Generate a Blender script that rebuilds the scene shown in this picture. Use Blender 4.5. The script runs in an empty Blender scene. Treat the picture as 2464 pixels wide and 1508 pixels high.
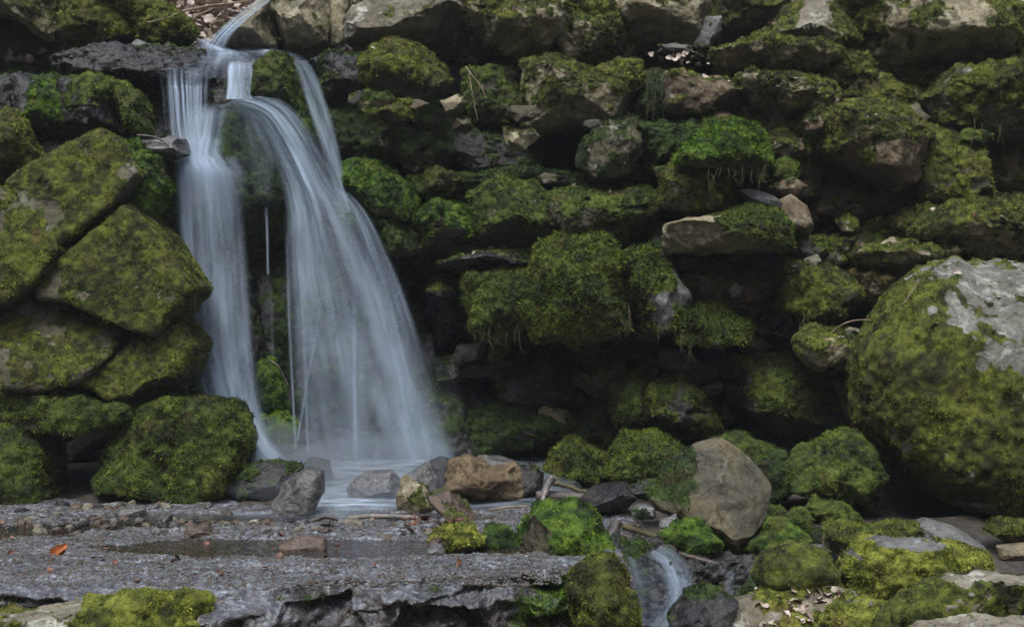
import bpy, bmesh, math, random
import numpy as np
from mathutils import Vector, Euler
random.seed(7)
RNG = np.random.default_rng(7)
scene = bpy.context.scene
COL = scene.collection

# ------------------------------------------------------------------ camera, light, exposure
KF, CX, CY, CAMH = 3384.6, 1232.0, 754.0, 0.78      # photo geometry (2464 px wide view)
CAMY = -6.0
cam_d = bpy.data.cameras.new("camera"); cam = bpy.data.objects.new("camera", cam_d); COL.objects.link(cam)
cam.location = (0, CAMY, CAMH); cam.rotation_euler = (math.radians(90), 0, 0)
cam_d.sensor_width = 36.0; cam_d.lens = 36.0 * KF / 2464.0
cam_d.clip_start = 0.05; cam_d.clip_end = 300
scene.camera = cam
SUN_EL, SUN_AZ = math.radians(67), math.radians(200)    # azimuth measured from +Y, clockwise
world = bpy.data.worlds.new("World"); scene.world = world; world.use_nodes = True
wn = world.node_tree.nodes; wl = world.node_tree.links
bg = wn["Background"]
sky = wn.new("ShaderNodeTexSky"); sky.sky_type = 'NISHITA'; sky.sun_disc = False
sky.sun_elevation = SUN_EL; sky.sun_rotation = SUN_AZ
sky.air_density = 1.0; sky.dust_density = 4.0; sky.ozone_density = 1.0
wl.new(sky.outputs[0], bg.inputs[0]); bg.inputs[1].default_value = 0.1
sd = bpy.data.lights.new("sun", 'SUN'); so = bpy.data.objects.new("sun", sd); COL.objects.link(so)
sd.energy = 1.5; sd.angle = math.radians(32); sd.color = (0.97, 0.98, 0.97)
sv = Vector((math.sin(SUN_AZ) * math.cos(SUN_EL), math.cos(SUN_AZ) * math.cos(SUN_EL), math.sin(SUN_EL)))
so.rotation_euler = sv.to_track_quat('Z', 'Y').to_euler(); so.location = (0, 0, 8)
scene.view_settings.view_transform = 'Standard'; scene.view_settings.look = 'None'
scene.view_settings.gamma = 1.0; scene.view_settings.exposure = 1.24
scene.render.engine = 'CYCLES'; scene.render.filter_size = 1.15
scene.cycles.transparent_max_bounces = 40
scene.cycles.max_bounces = 6; scene.cycles.diffuse_bounces = 3
scene.cycles.use_denoising = True
scene.cycles.use_adaptive_sampling = False
scene.cycles.sample_clamp_indirect = 4.0; scene.cycles.sample_clamp_direct = 12.0
try:
    scene.cycles.denoiser = 'OPENIMAGEDENOISE'
    scene.cycles.denoising_input_passes = 'RGB_ALBEDO_NORMAL'
    scene.cycles.denoising_prefilter = 'FAST'
except Exception: pass

# ------------------------------------------------------------------ helpers
def V(px, py, D):                                    # a photo point at distance D in front of the lens
    return np.array([(px - CX) / KF * D, CAMY + D, CAMH - (py - CY) / KF * D])

def hashv(ix, iy, iz, seed):
    h = (ix * 73856093) ^ (iy * 19349663) ^ (iz * 83492791) ^ (seed * 2654435761)
    h &= 0xFFFFFFFF
    h = (h ^ (h >> 15)) * 0x2c1b3c6d & 0xFFFFFFFF
    h = (h ^ (h >> 12)) * 0x297a2d39 & 0xFFFFFFFF
    h ^= h >> 15
    return (h & 0xFFFFFF).astype(np.float32) / 8388607.5 - 1.0

def vn(p, seed=0):
    i = np.floor(p).astype(np.int64); f = (p - i).astype(np.float32)
    f = f * f * f * (f * (f * 6 - 15) + 10)
    x, y, z = i[:, 0], i[:, 1], i[:, 2]; fx, fy, fz = f[:, 0], f[:, 1], f[:, 2]
    def L(a, b, t): return a + (b - a) * t
    c = [hashv(x + a, y + b, z + d, seed) for d in (0, 1) for b in (0, 1) for a in (0, 1)]
    return L(L(L(c[0], c[1], fx), L(c[2], c[3], fx), fy), L(L(c[4], c[5], fx), L(c[6], c[7], fx), fy), fz)

def fbm(p, o=3, seed=0, gain=0.5):
    s = 0; a = 1.0; t = 0
    for k in range(o):
        s = s + a * vn(p * (2.03 ** k) + 17.3 * k, seed + k); t += a; a *= gain
    return s / t * 1.5

def sstep(a, b, x):
    t = np.clip((x - a) / (b - a), 0, 1); return t * t * (3 - 2 * t)

def mk_mesh(name, v, f, mat=None, smooth=True):
    v = np.ascontiguousarray(v, dtype=np.float32); f = np.ascontiguousarray(f, dtype=np.int32)
    me = bpy.data.meshes.new(name)
    me.vertices.add(len(v)); me.vertices.foreach_set("co", v.ravel())
    k = f.shape[1]; n = len(f)
    me.loops.add(n * k); me.loops.foreach_set("vertex_index", f.ravel())
    me.polygons.add(n)
    me.polygons.foreach_set("loop_start", np.arange(0, n * k, k, dtype=np.int32))
    me.polygons.foreach_set("loop_total", np.full(n, k, dtype=np.int32))
    if smooth: me.polygons.foreach_set("use_smooth", np.ones(n, dtype=bool))
    me.update(calc_edges=True)
    if mat: me.materials.append(mat)
    return me

def attr(me, name, data, typ='FLOAT'):
    a = me.attributes.new(name, typ, 'POINT')
    if typ == 'FLOAT': a.data.foreach_set("value", np.ascontiguousarray(data, dtype=np.float32))
    else:
        d = np.ones((len(data), 4), dtype=np.float32); d[:, :3] = data
        a.data.foreach_set("color", d.ravel())

def vnormals(v, f):
    if f.shape[1] == 4: f = np.vstack([f[:, :3], f[:, [0, 2, 3]]])
    a, b, c = v[f[:, 0]], v[f[:, 1]], v[f[:, 2]]
    n = np.cross(b - a, c - a)
    o = np.zeros_like(v)
    for k in range(3):
        for ax in range(3): o[:, ax] += np.bincount(f[:, k], weights=n[:, ax], minlength=len(v))
    return o / (np.linalg.norm(o, axis=1, keepdims=True) + 1e-12)

def link(name, me, loc=(0, 0, 0), parent=None):
    o = bpy.data.objects.new(name, me); COL.objects.link(o)
    if parent: o.parent = parent
    else: o.location = loc
    return o

def tag(o, label=None, cat=None, group=None, kind=None):
    if label: o["label"] = label
    if cat: o["category"] = cat
    if group: o["group"] = group
    if kind: o["kind"] = kind
    return o

_ico = {}
def ico(n):
    if n not in _ico:
        bm = bmesh.new(); bmesh.ops.create_icosphere(bm, subdivisions=n, radius=1.0)
        bm.verts.ensure_lookup_table()
        v = np.array([q.co[:] for q in bm.verts]); f = np.array([[q.index for q in t.verts] for t in bm.faces])
        bm.free(); _ico[n] = (v, f)
    return _ico[n]

# ------------------------------------------------------------------ materials
def nt(name):
    m = bpy.data.materials.new(name); m.use_nodes = True
    t = m.node_tree; return m, t, t.nodes, t.links, t.nodes["Principled BSDF"]

def noise_node(N, L, vec, scale, detail=5, rough=0.6, dist=0.0):
    n = N.new("ShaderNodeTexNoise"); n.inputs["Scale"].default_value = scale
    n.inputs["Detail"].default_value = detail; n.inputs["Roughness"].default_value = rough
    n.inputs["Distortion"].default_value = dist; L.new(vec, n.inputs["Vector"]); return n

def ramp(N, L, src, stops):
    r = N.new("ShaderNodeValToRGB"); e = r.color_ramp.elements
    while len(e) < len(stops): e.new(0.5)
    for k, (p, c) in enumerate(stops):
        e[k].position = p; e[k].color = (c, c, c, 1) if isinstance(c, (int, float)) else (*c, 1)
    L.new(src, r.inputs[0]); return r

def mixc(N, L, fac, a, b, mode='MIX'):
    m = N.new("ShaderNodeMix"); m.data_type = 'RGBA'; m.blend_type = mode
    for s, v in ((0, fac), (6, a), (7, b)):
        if hasattr(v, "is_output"): L.new(v, m.inputs[s])
        elif isinstance(v, (int, float)): m.inputs[s].default_value = v
        else: m.inputs[s].default_value = (*v, 1)
    return m.outputs[2]

def rock_mat(name, c1, c2, c3, lichen=0.3, lich_c=(0.38, 0.40, 0.36), rough=(0.55, 0.85), bump=1.0, spec=0.35, sc=1.0, grain=0.7):
    m, t, N, L, P = nt(name)
    g = N.new("ShaderNodeNewGeometry"); pos = g.outputs["Position"]
    n1 = noise_node(N, L, pos, 4.5 * sc, 6, 0.62, 0.4); n2 = noise_node(N, L, pos, 26 * sc, 6, 0.68); n3 = noise_node(N, L, pos, 120, 4, 0.7)
    base = ramp(N, L, n1.outputs[0], [(0.30, c1), (0.52, c2), (0.70, c3)]).outputs[0]
    spk = ramp(N, L, n2.outputs[0], [(0.30, 0.45), (0.55, 1.0), (0.75, 1.35)]).outputs[0]
    base = mixc(N, L, 0.75, base, spk, 'MULTIPLY')
    gr = ramp(N, L, n3.outputs[0], [(0.3, 0.6), (0.7, 1.25)]).outputs[0]
    base = mixc(N, L, 0.6, base, gr, 'MULTIPLY')
    if lichen > 0:
        l1 = noise_node(N, L, pos, 9 * sc, 7, 0.72, 0.6)
        lm = ramp(N, L, l1.outputs[0], [(0.62 - 0.25 * lichen, 0), (0.70 - 0.22 * lichen, 1)]).outputs[0]
        base = mixc(N, L, lm, base, mixc(N, L, 0.5, lich_c, spk, 'MULTIPLY'))
    ck = noise_node(N, L, pos, 3.2 * sc, 5, 0.6, 1.2); ab = N.new('ShaderNodeMath'); ab.operation = 'SUBTRACT'; L.new(ck.outputs[0], ab.inputs[0]); ab.inputs[1].default_value = .5
    ab2 = N.new('ShaderNodeMath'); ab2.operation = 'ABSOLUTE'; L.new(ab.outputs[0], ab2.inputs[0])
    crack = ramp(N, L, ab2.outputs[0], [(0.0, .25), (0.012, 1.0)]).outputs[0]
    base = mixc(N, L, .8, base, crack, 'MULTIPLY')
    at = N.new("ShaderNodeAttribute"); at.attribute_name = "moss"
    mc = N.new("ShaderNodeAttribute"); mc.attribute_name = "mossc"
    fm = noise_node(N, L, pos, 70, 4, 0.7)
    ma = N.new("ShaderNodeMath"); ma.operation = 'MULTIPLY_ADD'; L.new(fm.outputs[0], ma.inputs[0]); ma.inputs[1].default_value = 0.9
    sub = N.new("ShaderNodeMath"); sub.operation = 'SUBTRACT'; L.new(at.outputs["Fac"], sub.inputs[0]); sub.inputs[1].default_value = 0.45
    L.new(sub.outputs[0], ma.inputs[2])
    mm = ramp(N, L, ma.outputs[0], [(0.30, 0), (0.55, 1)]).outputs[0]
    mcol = mixc(N, L, 0.8, mc.outputs["Color"], ramp(N, L, fm.outputs[0], [(0.3, 0.35), (0.7, 1.3)]).outputs[0], 'MULTIPLY')
    base = mixc(N, L, mm, base, mcol)
    L.new(base, P.inputs["Base Color"])
    rr = N.new("ShaderNodeMapRange"); L.new(n2.outputs[0], rr.inputs[0]); rr.inputs[1].default_value = 0.3; rr.inputs[2].default_value = 0.7
    rr.inputs[3].default_value = rough[0]; rr.inputs[4].default_value = rough[1]
    rmix = N.new("ShaderNodeMix"); rmix.data_type = 'FLOAT'; L.new(mm, rmix.inputs[0]); L.new(rr.outputs[0], rmix.inputs[2]); rmix.inputs[3].default_value = 0.95
    L.new(rmix.outputs[0], P.inputs["Roughness"])
    P.inputs["Specular IOR Level"].default_value = spec
    b1 = N.new("ShaderNodeBump"); b1.inputs["Strength"].default_value = 0.75 * bump; b1.inputs["Distance"].default_value = 0.02
    b2 = N.new("ShaderNodeBump"); b2.inputs["Strength"].default_value = grain * bump; b2.inputs["Distance"].default_value = 0.006
    L.new(n2.outputs[0], b1.inputs["Height"]); L.new(n3.outputs[0], b2.inputs["Height"]); L.new(b1.outputs[0], b2.inputs["Normal"])
    L.new(b2.outputs[0], P.inputs["Normal"])
    return m

M = {
 'gold':  rock_mat("tan_rock", (0.10, 0.083, 0.048), (0.22, 0.193, 0.118), (0.34, 0.305, 0.20), 0.25, (0.33, 0.33, 0.24)),
 'tawny': rock_mat("tawny_rock", (0.035, 0.036, 0.030), (0.088, 0.082, 0.052), (0.215, 0.160, 0.075), 0.1, (0.16, 0.17, 0.15), sc=.9, bump=.7),
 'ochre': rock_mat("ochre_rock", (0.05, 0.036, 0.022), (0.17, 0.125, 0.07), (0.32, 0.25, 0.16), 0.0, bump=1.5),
 'grey':  rock_mat("grey_rock", (0.06, 0.065, 0.06), (0.125, 0.13, 0.125), (0.20, 0.21, 0.205), 0.2, (0.26, 0.28, 0.27)),
 'brown': rock_mat("brown_rock", (0.05, 0.038, 0.022), (0.12, 0.09, 0.055), (0.20, 0.155, 0.10), 0.15, (0.25, 0.25, 0.19)),
 'olive': rock_mat("stained_rock", (0.035, 0.032, 0.018), (0.085, 0.078, 0.045), (0.15, 0.14, 0.09), 0.2, (0.19, 0.21, 0.16)),
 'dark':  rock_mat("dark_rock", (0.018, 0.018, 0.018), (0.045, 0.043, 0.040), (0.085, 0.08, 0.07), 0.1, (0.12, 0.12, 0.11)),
 'pale':  rock_mat("lichen_rock", (0.08, 0.070, 0.045), (0.17, 0.155, 0.112), (0.27, 0.255, 0.20), 0.3, (0.35, 0.36, 0.31), sc=1.2),
 'lichen': rock_mat("white_lichen_rock", (0.075, 0.073, 0.055), (0.15, 0.152, 0.128), (0.24, 0.25, 0.22), 0.4, (0.29, 0.32, 0.285), sc=1.3),
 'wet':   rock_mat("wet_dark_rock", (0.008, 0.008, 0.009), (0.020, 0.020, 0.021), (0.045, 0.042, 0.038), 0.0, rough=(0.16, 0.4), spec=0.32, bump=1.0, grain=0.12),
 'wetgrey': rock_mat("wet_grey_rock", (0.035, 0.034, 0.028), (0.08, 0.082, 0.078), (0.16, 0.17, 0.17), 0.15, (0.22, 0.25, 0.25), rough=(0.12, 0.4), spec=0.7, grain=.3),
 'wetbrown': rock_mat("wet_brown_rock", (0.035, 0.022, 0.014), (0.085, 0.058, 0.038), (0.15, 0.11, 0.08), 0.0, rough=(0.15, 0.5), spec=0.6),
}

def blade_mat():
    m, t, N, L, P = nt("moss_leaf")
    a = N.new("ShaderNodeAttribute"); a.attribute_name = "mossc"
    g = N.new("ShaderNodeNewGeometry"); n = noise_node(N, L, g.outputs["Position"], 45, 3, 0.6)
    c = mixc(N, L, 0.5, a.outputs["Color"], ramp(N, L, n.outputs[0], [(0.3, 0.55), (0.7, 1.3)]).outputs[0], 'MULTIPLY')
    L.new(c, P.inputs["Base Color"]); P.inputs["Roughness"].default_value = 0.75; P.inputs["Specular IOR Level"].default_value = 0.2
    tr = N.new("ShaderNodeBsdfTranslucent"); L.new(c, tr.inputs[0])
    mx = N.new("ShaderNodeMixShader"); mx.inputs[0].default_value = 0.25
    L.new(P.outputs[0], mx.inputs[1]); L.new(tr.outputs[0], mx.inputs[2]); L.new(mx.outputs[0], N["Material Output"].inputs[0])
    return m
M['moss'] = blade_mat()

PAL = {   # moss colours: dark, mid, light, accent
 'ol': [(0.034, 0.050, 0.010), (0.086, 0.114, 0.016), (0.165, 0.192, 0.024), (0.120, 0.098, 0.024)],
 'br': [(0.022, 0.048, 0.007), (0.055, 0.120, 0.011), (0.125, 0.210, 0.018), (0.12, 0.13, 0.02)],
 'md': [(0.030, 0.048, 0.010), (0.065, 0.105, 0.014), (0.115, 0.160, 0.022), (0.10, 0.080, 0.022)],
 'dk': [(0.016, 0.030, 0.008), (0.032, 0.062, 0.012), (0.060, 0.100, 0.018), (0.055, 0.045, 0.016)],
 'ye': [(0.055, 0.070, 0.010), (0.150, 0.180, 0.020), (0.280, 0.310, 0.045), (0.21, 0.165, 0.05)],
 'bn': [(0.040, 0.034, 0.012), (0.090, 0.075, 0.022), (0.140, 0.110, 0.032), (0.14, 0.085, 0.025)],
}
def moss_colour(pal, p, seed, jitter=0.0):
    c = np.array(PAL[pal]); n = len(p)
    t = 0.48 + 0.45 * fbm(p * 7, 3, seed + 50) + 0.55 * fbm(p * 34, 2, seed + 60)
    if jitter: t = t + RNG.normal(0, jitter, n)
    t = np.clip(t, 0, 1)[:, None]
    c0 = c[0] * 0.75; c2 = c[2] * 1.12
    col = np.where(t < 0.5, c0 + (c[1] - c0) * t * 2, c[1] + (c2 - c[1]) * (t * 2 - 1))
    k = 0.75 * sstep(0.38, 0.95, fbm(p * 9 + 31, 3, seed + 70) + (RNG.normal(0, 0.25, n) if jitter else 0))[:, None]
    return col * (1 - k) + c[3] * k

def blades(name, parent, v, f, nrm, mask, pal, seed, dens=3.2, ln=0.013, wd=0.005, droop=0.35, cap=40000):
    """moss tufts: thousands of leaf-sized faces rooted on a surface (v, f), as one part of its thing"""
    if f.shape[1] == 4: f = np.vstack([f[:, :3], f[:, [0, 2, 3]]])
    a, b, c = v[f[:, 0]], v[f[:, 1]], v[f[:, 2]]
    area = np.linalg.norm(np.cross(b - a, c - a), axis=1) * 0.5
    fn = nrm[f].mean(1)
    w = area * mask[f].mean(1) * np.where(fn[:, 1] > 0.35, 0.15, 1.0) * np.where(fn[:, 2] < -0.75, 0.3, 1.0)
    tot = w.sum(); n = int(min(cap, tot * 1e4 * dens * .75))
    if n < 30: return None
    idx = np.searchsorted(np.cumsum(w), RNG.random(n) * tot).clip(0, len(f) - 1)
    r1 = np.sqrt(RNG.random(n))[:, None]; r2 = RNG.random(n)[:, None]
    p = a[idx] * (1 - r1) + b[idx] * r1 * (1 - r2) + c[idx] * r1 * r2
    nn = fn[idx]
    d = nn * 0.75 + RNG.normal(0, 0.42, (n, 3)); d[:, 2] -= droop * (1 - np.abs(nn[:, 2]))
    d /= np.linalg.norm(d, axis=1, keepdims=True) + 1e-9
    s = np.cross(d, RNG.normal(0, 1, (n, 3))); s /= np.linalg.norm(s, axis=1, keepdims=True) + 1e-9
    clump = (0.65 + 0.7 * sstep(-0.4, 0.6, fbm(p * 22, 2, seed + 90)))[:, None]
    l = ln * RNG.uniform(0.5, 1.4, (n, 1)) * clump; q = wd * RNG.uniform(0.6, 1.4, (n, 1))
    p0 = p - nn * 0.003
    vv = np.stack([p0 - s * q * 0.5, p0 + s * q * 0.5, p0 + d * l], 1).reshape(-1, 3)
    ff = np.arange(n * 3).reshape(-1, 3)
    me = mk_mesh(name, vv, ff, M['moss'], smooth=False)
    col = moss_colour(pal, p + np.array(parent.location), seed, 0.30) * np.exp(RNG.normal(-.05, 0.42, (n, 1)))
    attr(me, "mossc", np.repeat(col, 3, 0), 'FLOAT_COLOR')
    return link(name, me, parent=parent)

_seed = [100]
def R(name, label, D, poly, style='olive', moss=0.5, pal='md', e=2.7, front=None, back=None, lean=0.34, up=0.42,
      rough=0.8, facets=9, soft=1.0, grow=1.085, n=None, strata=0.0, dens=3.2, ln=0.0125, cat=None, group=None, lump=1.0, fine=.38, mscale=5.0, sharp=2.0, xf=None):
    """one rock: outline (photo points) at its own distance D, real thickness in depth, broken faces, its moss as a part"""
    if name == 'stone': rough *= .55
    _seed[0] += 13; sd_ = _seed[0]; rg = np.random.default_rng(sd_)
    P = np.array([[(x - CX) / KF * D, CAMH - (y - CY) / KF * D] for x, y in poly])
    lo, hi = P.min(0), P.max(0); c = (lo + hi) / 2; h = (hi - lo) / 2
    A = P.mean(0); c = 0.5 * c + 0.5 * A
    Q = (P - c) / h
    th = np.linspace(-math.pi, math.pi, 361)[:-1]
    rad = np.zeros(360)
    dx, dz = np.cos(th), np.sin(th)
    for i in range(len(Q)):
        p0, p1 = Q[i], Q[(i + 1) % len(Q)]; ex, ez = p1 - p0
        den = dx * ez - dz * ex; den = np.where(np.abs(den) < 1e-9, 1e-9, den)
        t = (p0[0] * ez - p0[1] * ex) / den; u = (p0[0] * dz - p0[1] * dx) / den
        ok = (t > 0) & (u >= -1e-6) & (u <= 1 + 1e-6)
        rad = np.where(ok & (t > rad), t, rad)
    k = np.exp(-0.5 * (np.arange(-9, 10) / sharp) ** 2); k /= k.sum()
    rad = np.convolve(np.concatenate([rad[-9:], rad, rad[:9]]), k, 'valid') * grow
    size = 2 * min(h)
    if front is None: front = 0.42 * min(h) * 2 * 0.8 + 0.03
    if back is None: back = front * 1.1
    big = max(np.ptp(np.array(poly)[:, 0]), np.ptp(np.array(poly)[:, 1]))
    if n is None: n = 7 if big > 210 else (6 if big > 70 else 5)
    u, f = ico(n)
    cl = np.hypot(u[:, 0], u[:, 2]); ang = np.arctan2(u[:, 2], u[:, 0])
    fi = (ang + math.pi) / (2 * math.pi) * 360; i0 = np.floor(fi).astype(int) % 360; fr = fi - np.floor(fi)
    rr = rad[i0] * (1 - fr) + rad[(i0 + 1) % 360] * fr
    rho = (cl ** e + np.abs(u[:, 1]) ** e) ** (-1 / e)
    lat = cl * rho; dep = u[:, 1] * rho
    w = np.stack([np.cos(ang) * lat, dep, np.sin(ang) * lat], 1)
    for _ in range(facets):                          # broken faces on the near side
        nv = rg.normal(0, 1, 3); nv[1] = -abs(nv[1]) - 0.55; nv /= np.linalg.norm(nv)
        dlim = rg.uniform(0.60, 0.92); s = w @ nv
        w = w - np.where(s > dlim, (s - dlim) * 0.85, 0)[:, None] * nv
    v = np.stack([w[:, 0] * rr * h[0], np.where(w[:, 1] < 0, w[:, 1] * front, w[:, 1] * back), w[:, 2] * rr * h[1]], 1)
    v[:, 1] += lean * v[:, 2]
    nrm = vnormals(v, f)
    o = rg.uniform(-50, 50, 3); s0 = max(size, 0.05)
    disp = 0.055 * s0 * fbm(v * 2.2 / s0 + o, 3, sd_) * rough
    q = v * np.array([1, 1, 1 + 1.5 * strata])
    rid = 1 - np.abs(fbm(q * 5.0 / s0 ** 0.6 + o, 4, sd_ + 5))
    disp += 0.045 * s0 ** 0.7 * 0.5 * (rid - 0.75) * rough
    if strata > 0:
        zz = v[:, 2] * 16 + 2.5 * fbm(v * 3 + o, 2, sd_ + 8) + v[:, 0] * 3
        disp += strata * 0.016 * (np.abs((zz % 2) - 1) - 0.5)
    disp += 0.010 * min(1, s0 * 5) * fbm(v * 22 + o, 3, sd_ + 9, 0.6) * rough
    v = v + nrm * disp[:, None]
    nrm = vnormals(v, f)
    loc = np.array([c[0], CAMY + D, c[1]])
    wp = v + loc
    mk = (moss - 0.5) * 1.7 + up * nrm[:, 2] + 0.55 * fbm(wp * mscale, 4, sd_ + 20) + fine * fbm(wp * 21, 3, sd_ + 21) + 0.12
    if xf is not None: mk = mk + xf(v[:, 0] / h[0], v[:, 2] / h[1], nrm)
    mask = sstep(-0.10 * soft, 0.20 * soft, mk) * sstep(-0.97, -0.7, nrm[:, 2]) if moss > 0 else np.zeros(len(v))
    if moss > 0:
        v = v + nrm * (mask * (0.006 + lump * (0.010 * fbm(wp * 14, 2, sd_ + 30) + 0.008 * fbm(wp * 34, 2, sd_ + 31))))[:, None]
        nrm = vnormals(v, f)
    me = mk_mesh(name, v, f, M[style])
    attr(me, "moss", mask); attr(me, "mossc", moss_colour(pal, wp, sd_) * 0.6, 'FLOAT_COLOR')
    ob = link(name, me, loc)
    tag(ob, label, cat or {'boulder': 'boulder', 'stone_block': 'stone block', 'stone': 'stone', 'pebble': 'pebble'}.get(name, 'rock'), group)
    if moss > 0: blades("moss", ob, v, f, nrm, mask, pal, sd_, dens=dens * (6.2 / D) ** 1.6, ln=ln * min(1, D / 6.0) ** .8, wd=0.0066 * (D / 6.2) ** 0.6)
    return ob
# ------------------------------------------------------------------ setting: ground, cliff face, stone ledge, pool
def grid(nu, nv):
    i = np.arange(nu * nv).reshape(nv, nu)
    return np.stack([i[:-1, :-1], i[:-1, 1:], i[1:, 1:], i[1:, :-1]], -1).reshape(-1, 4)

def soil_mat(name, c1, c2, c3, rough=(0.6, 0.95), spec=0.25, bump=1.0, s=1.0):
    return rock_mat(name, c1, c2, c3, 0.0, rough=rough, spec=spec, bump=bump, sc=s)
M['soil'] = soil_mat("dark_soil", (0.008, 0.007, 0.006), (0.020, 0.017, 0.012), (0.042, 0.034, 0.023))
M['floor'] = soil_mat("forest_floor", (0.07, 0.05, 0.032), (0.16, 0.12, 0.08), (0.28, 0.23, 0.17), s=1.6)
M['bank'] = soil_mat("gully_floor", (0.02, 0.018, 0.015), (0.05, 0.042, 0.034), (0.10, 0.085, 0.07), rough=(0.25, 0.7), spec=0.5)

# gully floor, one sheet; unseen back and side slopes added to block low sky
def ground_h(x, y):
    D = y - CAMY
    h = -0.42 + 0.40 * sstep(4.3, 5.2, D) + 0.10 * sstep(5.4, 6.6, D)
    h = h - 0.10 * sstep(0.1, 0.4, x) * (1 - sstep(0.9, 1.6, x)) * (1 - sstep(4.7, 5.3, D))
    back = np.clip(-y - 8.5, 0, None); h = h + 0.8 * back  # slope out of view behind the camera, shaped to cut frontal light
    side = np.clip(np.abs(x) - 4.2, 0, None); h = h + 0.9 * side
    up = np.clip(D - 7.6, 0, None)
    h = np.where(D > 7.55, np.maximum(h, 2.12 + 0.5 * up + 0.10 * up ** 1.3), h)
    return h
gx = np.sign(np.linspace(-1, 1, 281)) * (np.abs(np.linspace(-1, 1, 281)) ** 2.2) * 26
gy = np.sign(np.linspace(-1, 1, 281)) * (np.abs(np.linspace(-1, 1, 281)) ** 2.2) * 26 + 0.0
X, Y = np.meshgrid(gx, gy); pv = np.stack([X.ravel(), Y.ravel(), np.zeros(X.size)], 1)
pv[:, 2] = ground_h(pv[:, 0], pv[:, 1]) + 0.04 * fbm(pv * 3, 4, 3) + 0.2 * fbm(pv * 0.4, 3, 4) * (np.hypot(pv[:, 0], pv[:, 1]) > 9)
tag(link("ground", mk_mesh("ground", pv, grid(281, 281), M['bank'])), kind='structure')

# slope of dry leaves above the fall
nu, nv = 360, 160
X, T = np.meshgrid(np.linspace(-4.2, 4.2, nu), np.linspace(0, 1, nv))
D = 7.5 + T * 4.5
pv = np.stack([X.ravel(), (CAMY + D).ravel(), (2.06 + 0.50 * (D - 7.35) + 0.06 * (D - 7.35) ** 2 + 0 * D).ravel()], 1)
pv[:, 2] += 0.05 * fbm(pv * 3, 3, 11) + 0.02 * fbm(pv * 14, 3, 12)
bank_v = pv
tag(link("hillside", mk_mesh("hillside", pv, grid(nu, nv), M['floor'])), kind='structure')

# dark earth and broken rock behind the boulders
nu, nv = 520, 300
X, Z = np.meshgrid(np.linspace(-4.3, 4.3, nu), np.linspace(-0.5, 2.12, nv))
pv = np.stack([X.ravel(), np.zeros(X.size), Z.ravel()], 1)
x, z = pv[:, 0], pv[:, 2]
Dc = 6.99 + 0.16 * z - 0.42 * sstep(0.7, 1.5, x) * sstep(0.55, 0.9, z) - 0.25 * sstep(-1.3, -1.9, x) + 0.35 * sstep(1.6, 2.2, z)
Dc += 0.16 * fbm(pv * 2.2, 4, 21) + 0.05 * (1 - np.abs(fbm(pv * 9, 4, 22))) + 0.02 * fbm(pv * 30, 3, 24)
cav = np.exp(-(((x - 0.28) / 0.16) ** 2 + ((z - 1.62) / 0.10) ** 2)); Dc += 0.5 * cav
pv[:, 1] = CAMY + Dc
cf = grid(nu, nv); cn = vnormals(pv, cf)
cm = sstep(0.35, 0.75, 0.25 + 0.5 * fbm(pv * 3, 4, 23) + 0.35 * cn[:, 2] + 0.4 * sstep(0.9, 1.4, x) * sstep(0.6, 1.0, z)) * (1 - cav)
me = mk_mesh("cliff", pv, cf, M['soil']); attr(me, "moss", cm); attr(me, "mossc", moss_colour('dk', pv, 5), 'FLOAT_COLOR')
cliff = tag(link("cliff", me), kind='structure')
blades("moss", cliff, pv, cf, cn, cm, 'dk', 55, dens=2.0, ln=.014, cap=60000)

# stone ledge of wet grit in front of the pool
def edge_D(x): return np.clip(3.86 + (x + 0.72) * 0.48, 3.80, 4.6)
def slab_h(x, D):
    p = np.stack([x, D, np.zeros_like(x)], -1).reshape(-1, 3)
    n1 = fbm(p * np.array([2.5, 5, 1]), 3, 31).reshape(x.shape); n2 = fbm(p * np.array([10, 20, 1]), 3, 32).reshape(x.shape)
    n3 = fbm(p * 45, 3, 33, 0.6).reshape(x.shape)
    h = 0.012 + 0.008 * n1 + 0.006 * n2 + 0.0035 * n3
    pool = np.exp(-(((x + 0.68) / 0.58) ** 2 + ((D - 4.66) / 0.17) ** 2) ** 2) * 0.055
    far = np.exp(-(((x + 0.85) / 0.75) ** 2 + ((D - 5.36) / 0.16) ** 2) ** 2) * 0.038
    amb = np.exp(-(((x + 1.75) / 0.7) ** 2 + ((D - 5.06) / 0.2) ** 2)) * 0.030
    pud = np.exp(-(((x - 0.0) / 0.25) ** 2 + ((D - 4.62) / 0.05) ** 2)) * 0.022
    h = h - pool - far - amb - pud + 0.016 * np.exp(-(((x + 0.85) / 1.0) ** 2 + ((D - 5.02) / 0.08) ** 2))
    h = h - 0.06 * sstep(5.5, 5.8, D) * sstep(-1.0, -0.8, x)
    h = h - 0.40 * sstep(0.30, 0.52, x + 0.03 * n2 - 0.15 * (D - 4.4))
    return h
nu, nv, nf = 620, 420, 90
xs = np.linspace(-3.0, 0.62, nu); S = np.linspace(0, 1, nv) ** 1.25
X = np.tile(xs, (nv + nf, 1)); E = edge_D(xs)
p1 = np.stack([xs, xs * 0, xs * 0], 1)
E = E + 0.06 * fbm(p1 * 3, 3, 41) + 0.05 * fbm(p1 * 11, 4, 42, .6)
Dt = E[None] + S[:, None] * (6.5 - E[None]); Ht = slab_h(X[:nv], Dt)
rim = 1 - sstep(0, 0.05, Dt - E[None]); Ht = Ht - 0.022 * rim ** 2 * (0.6 + 0.8 * fbm(p1 * 9, 3, 47))[None]
zf = (-0.45 * np.linspace(0, 1, nf + 1) ** 1.7)[1:][::-1]
q = np.stack([np.tile(xs, nf), np.zeros(nf * nu), np.repeat(zf, nu)], 1)
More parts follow.
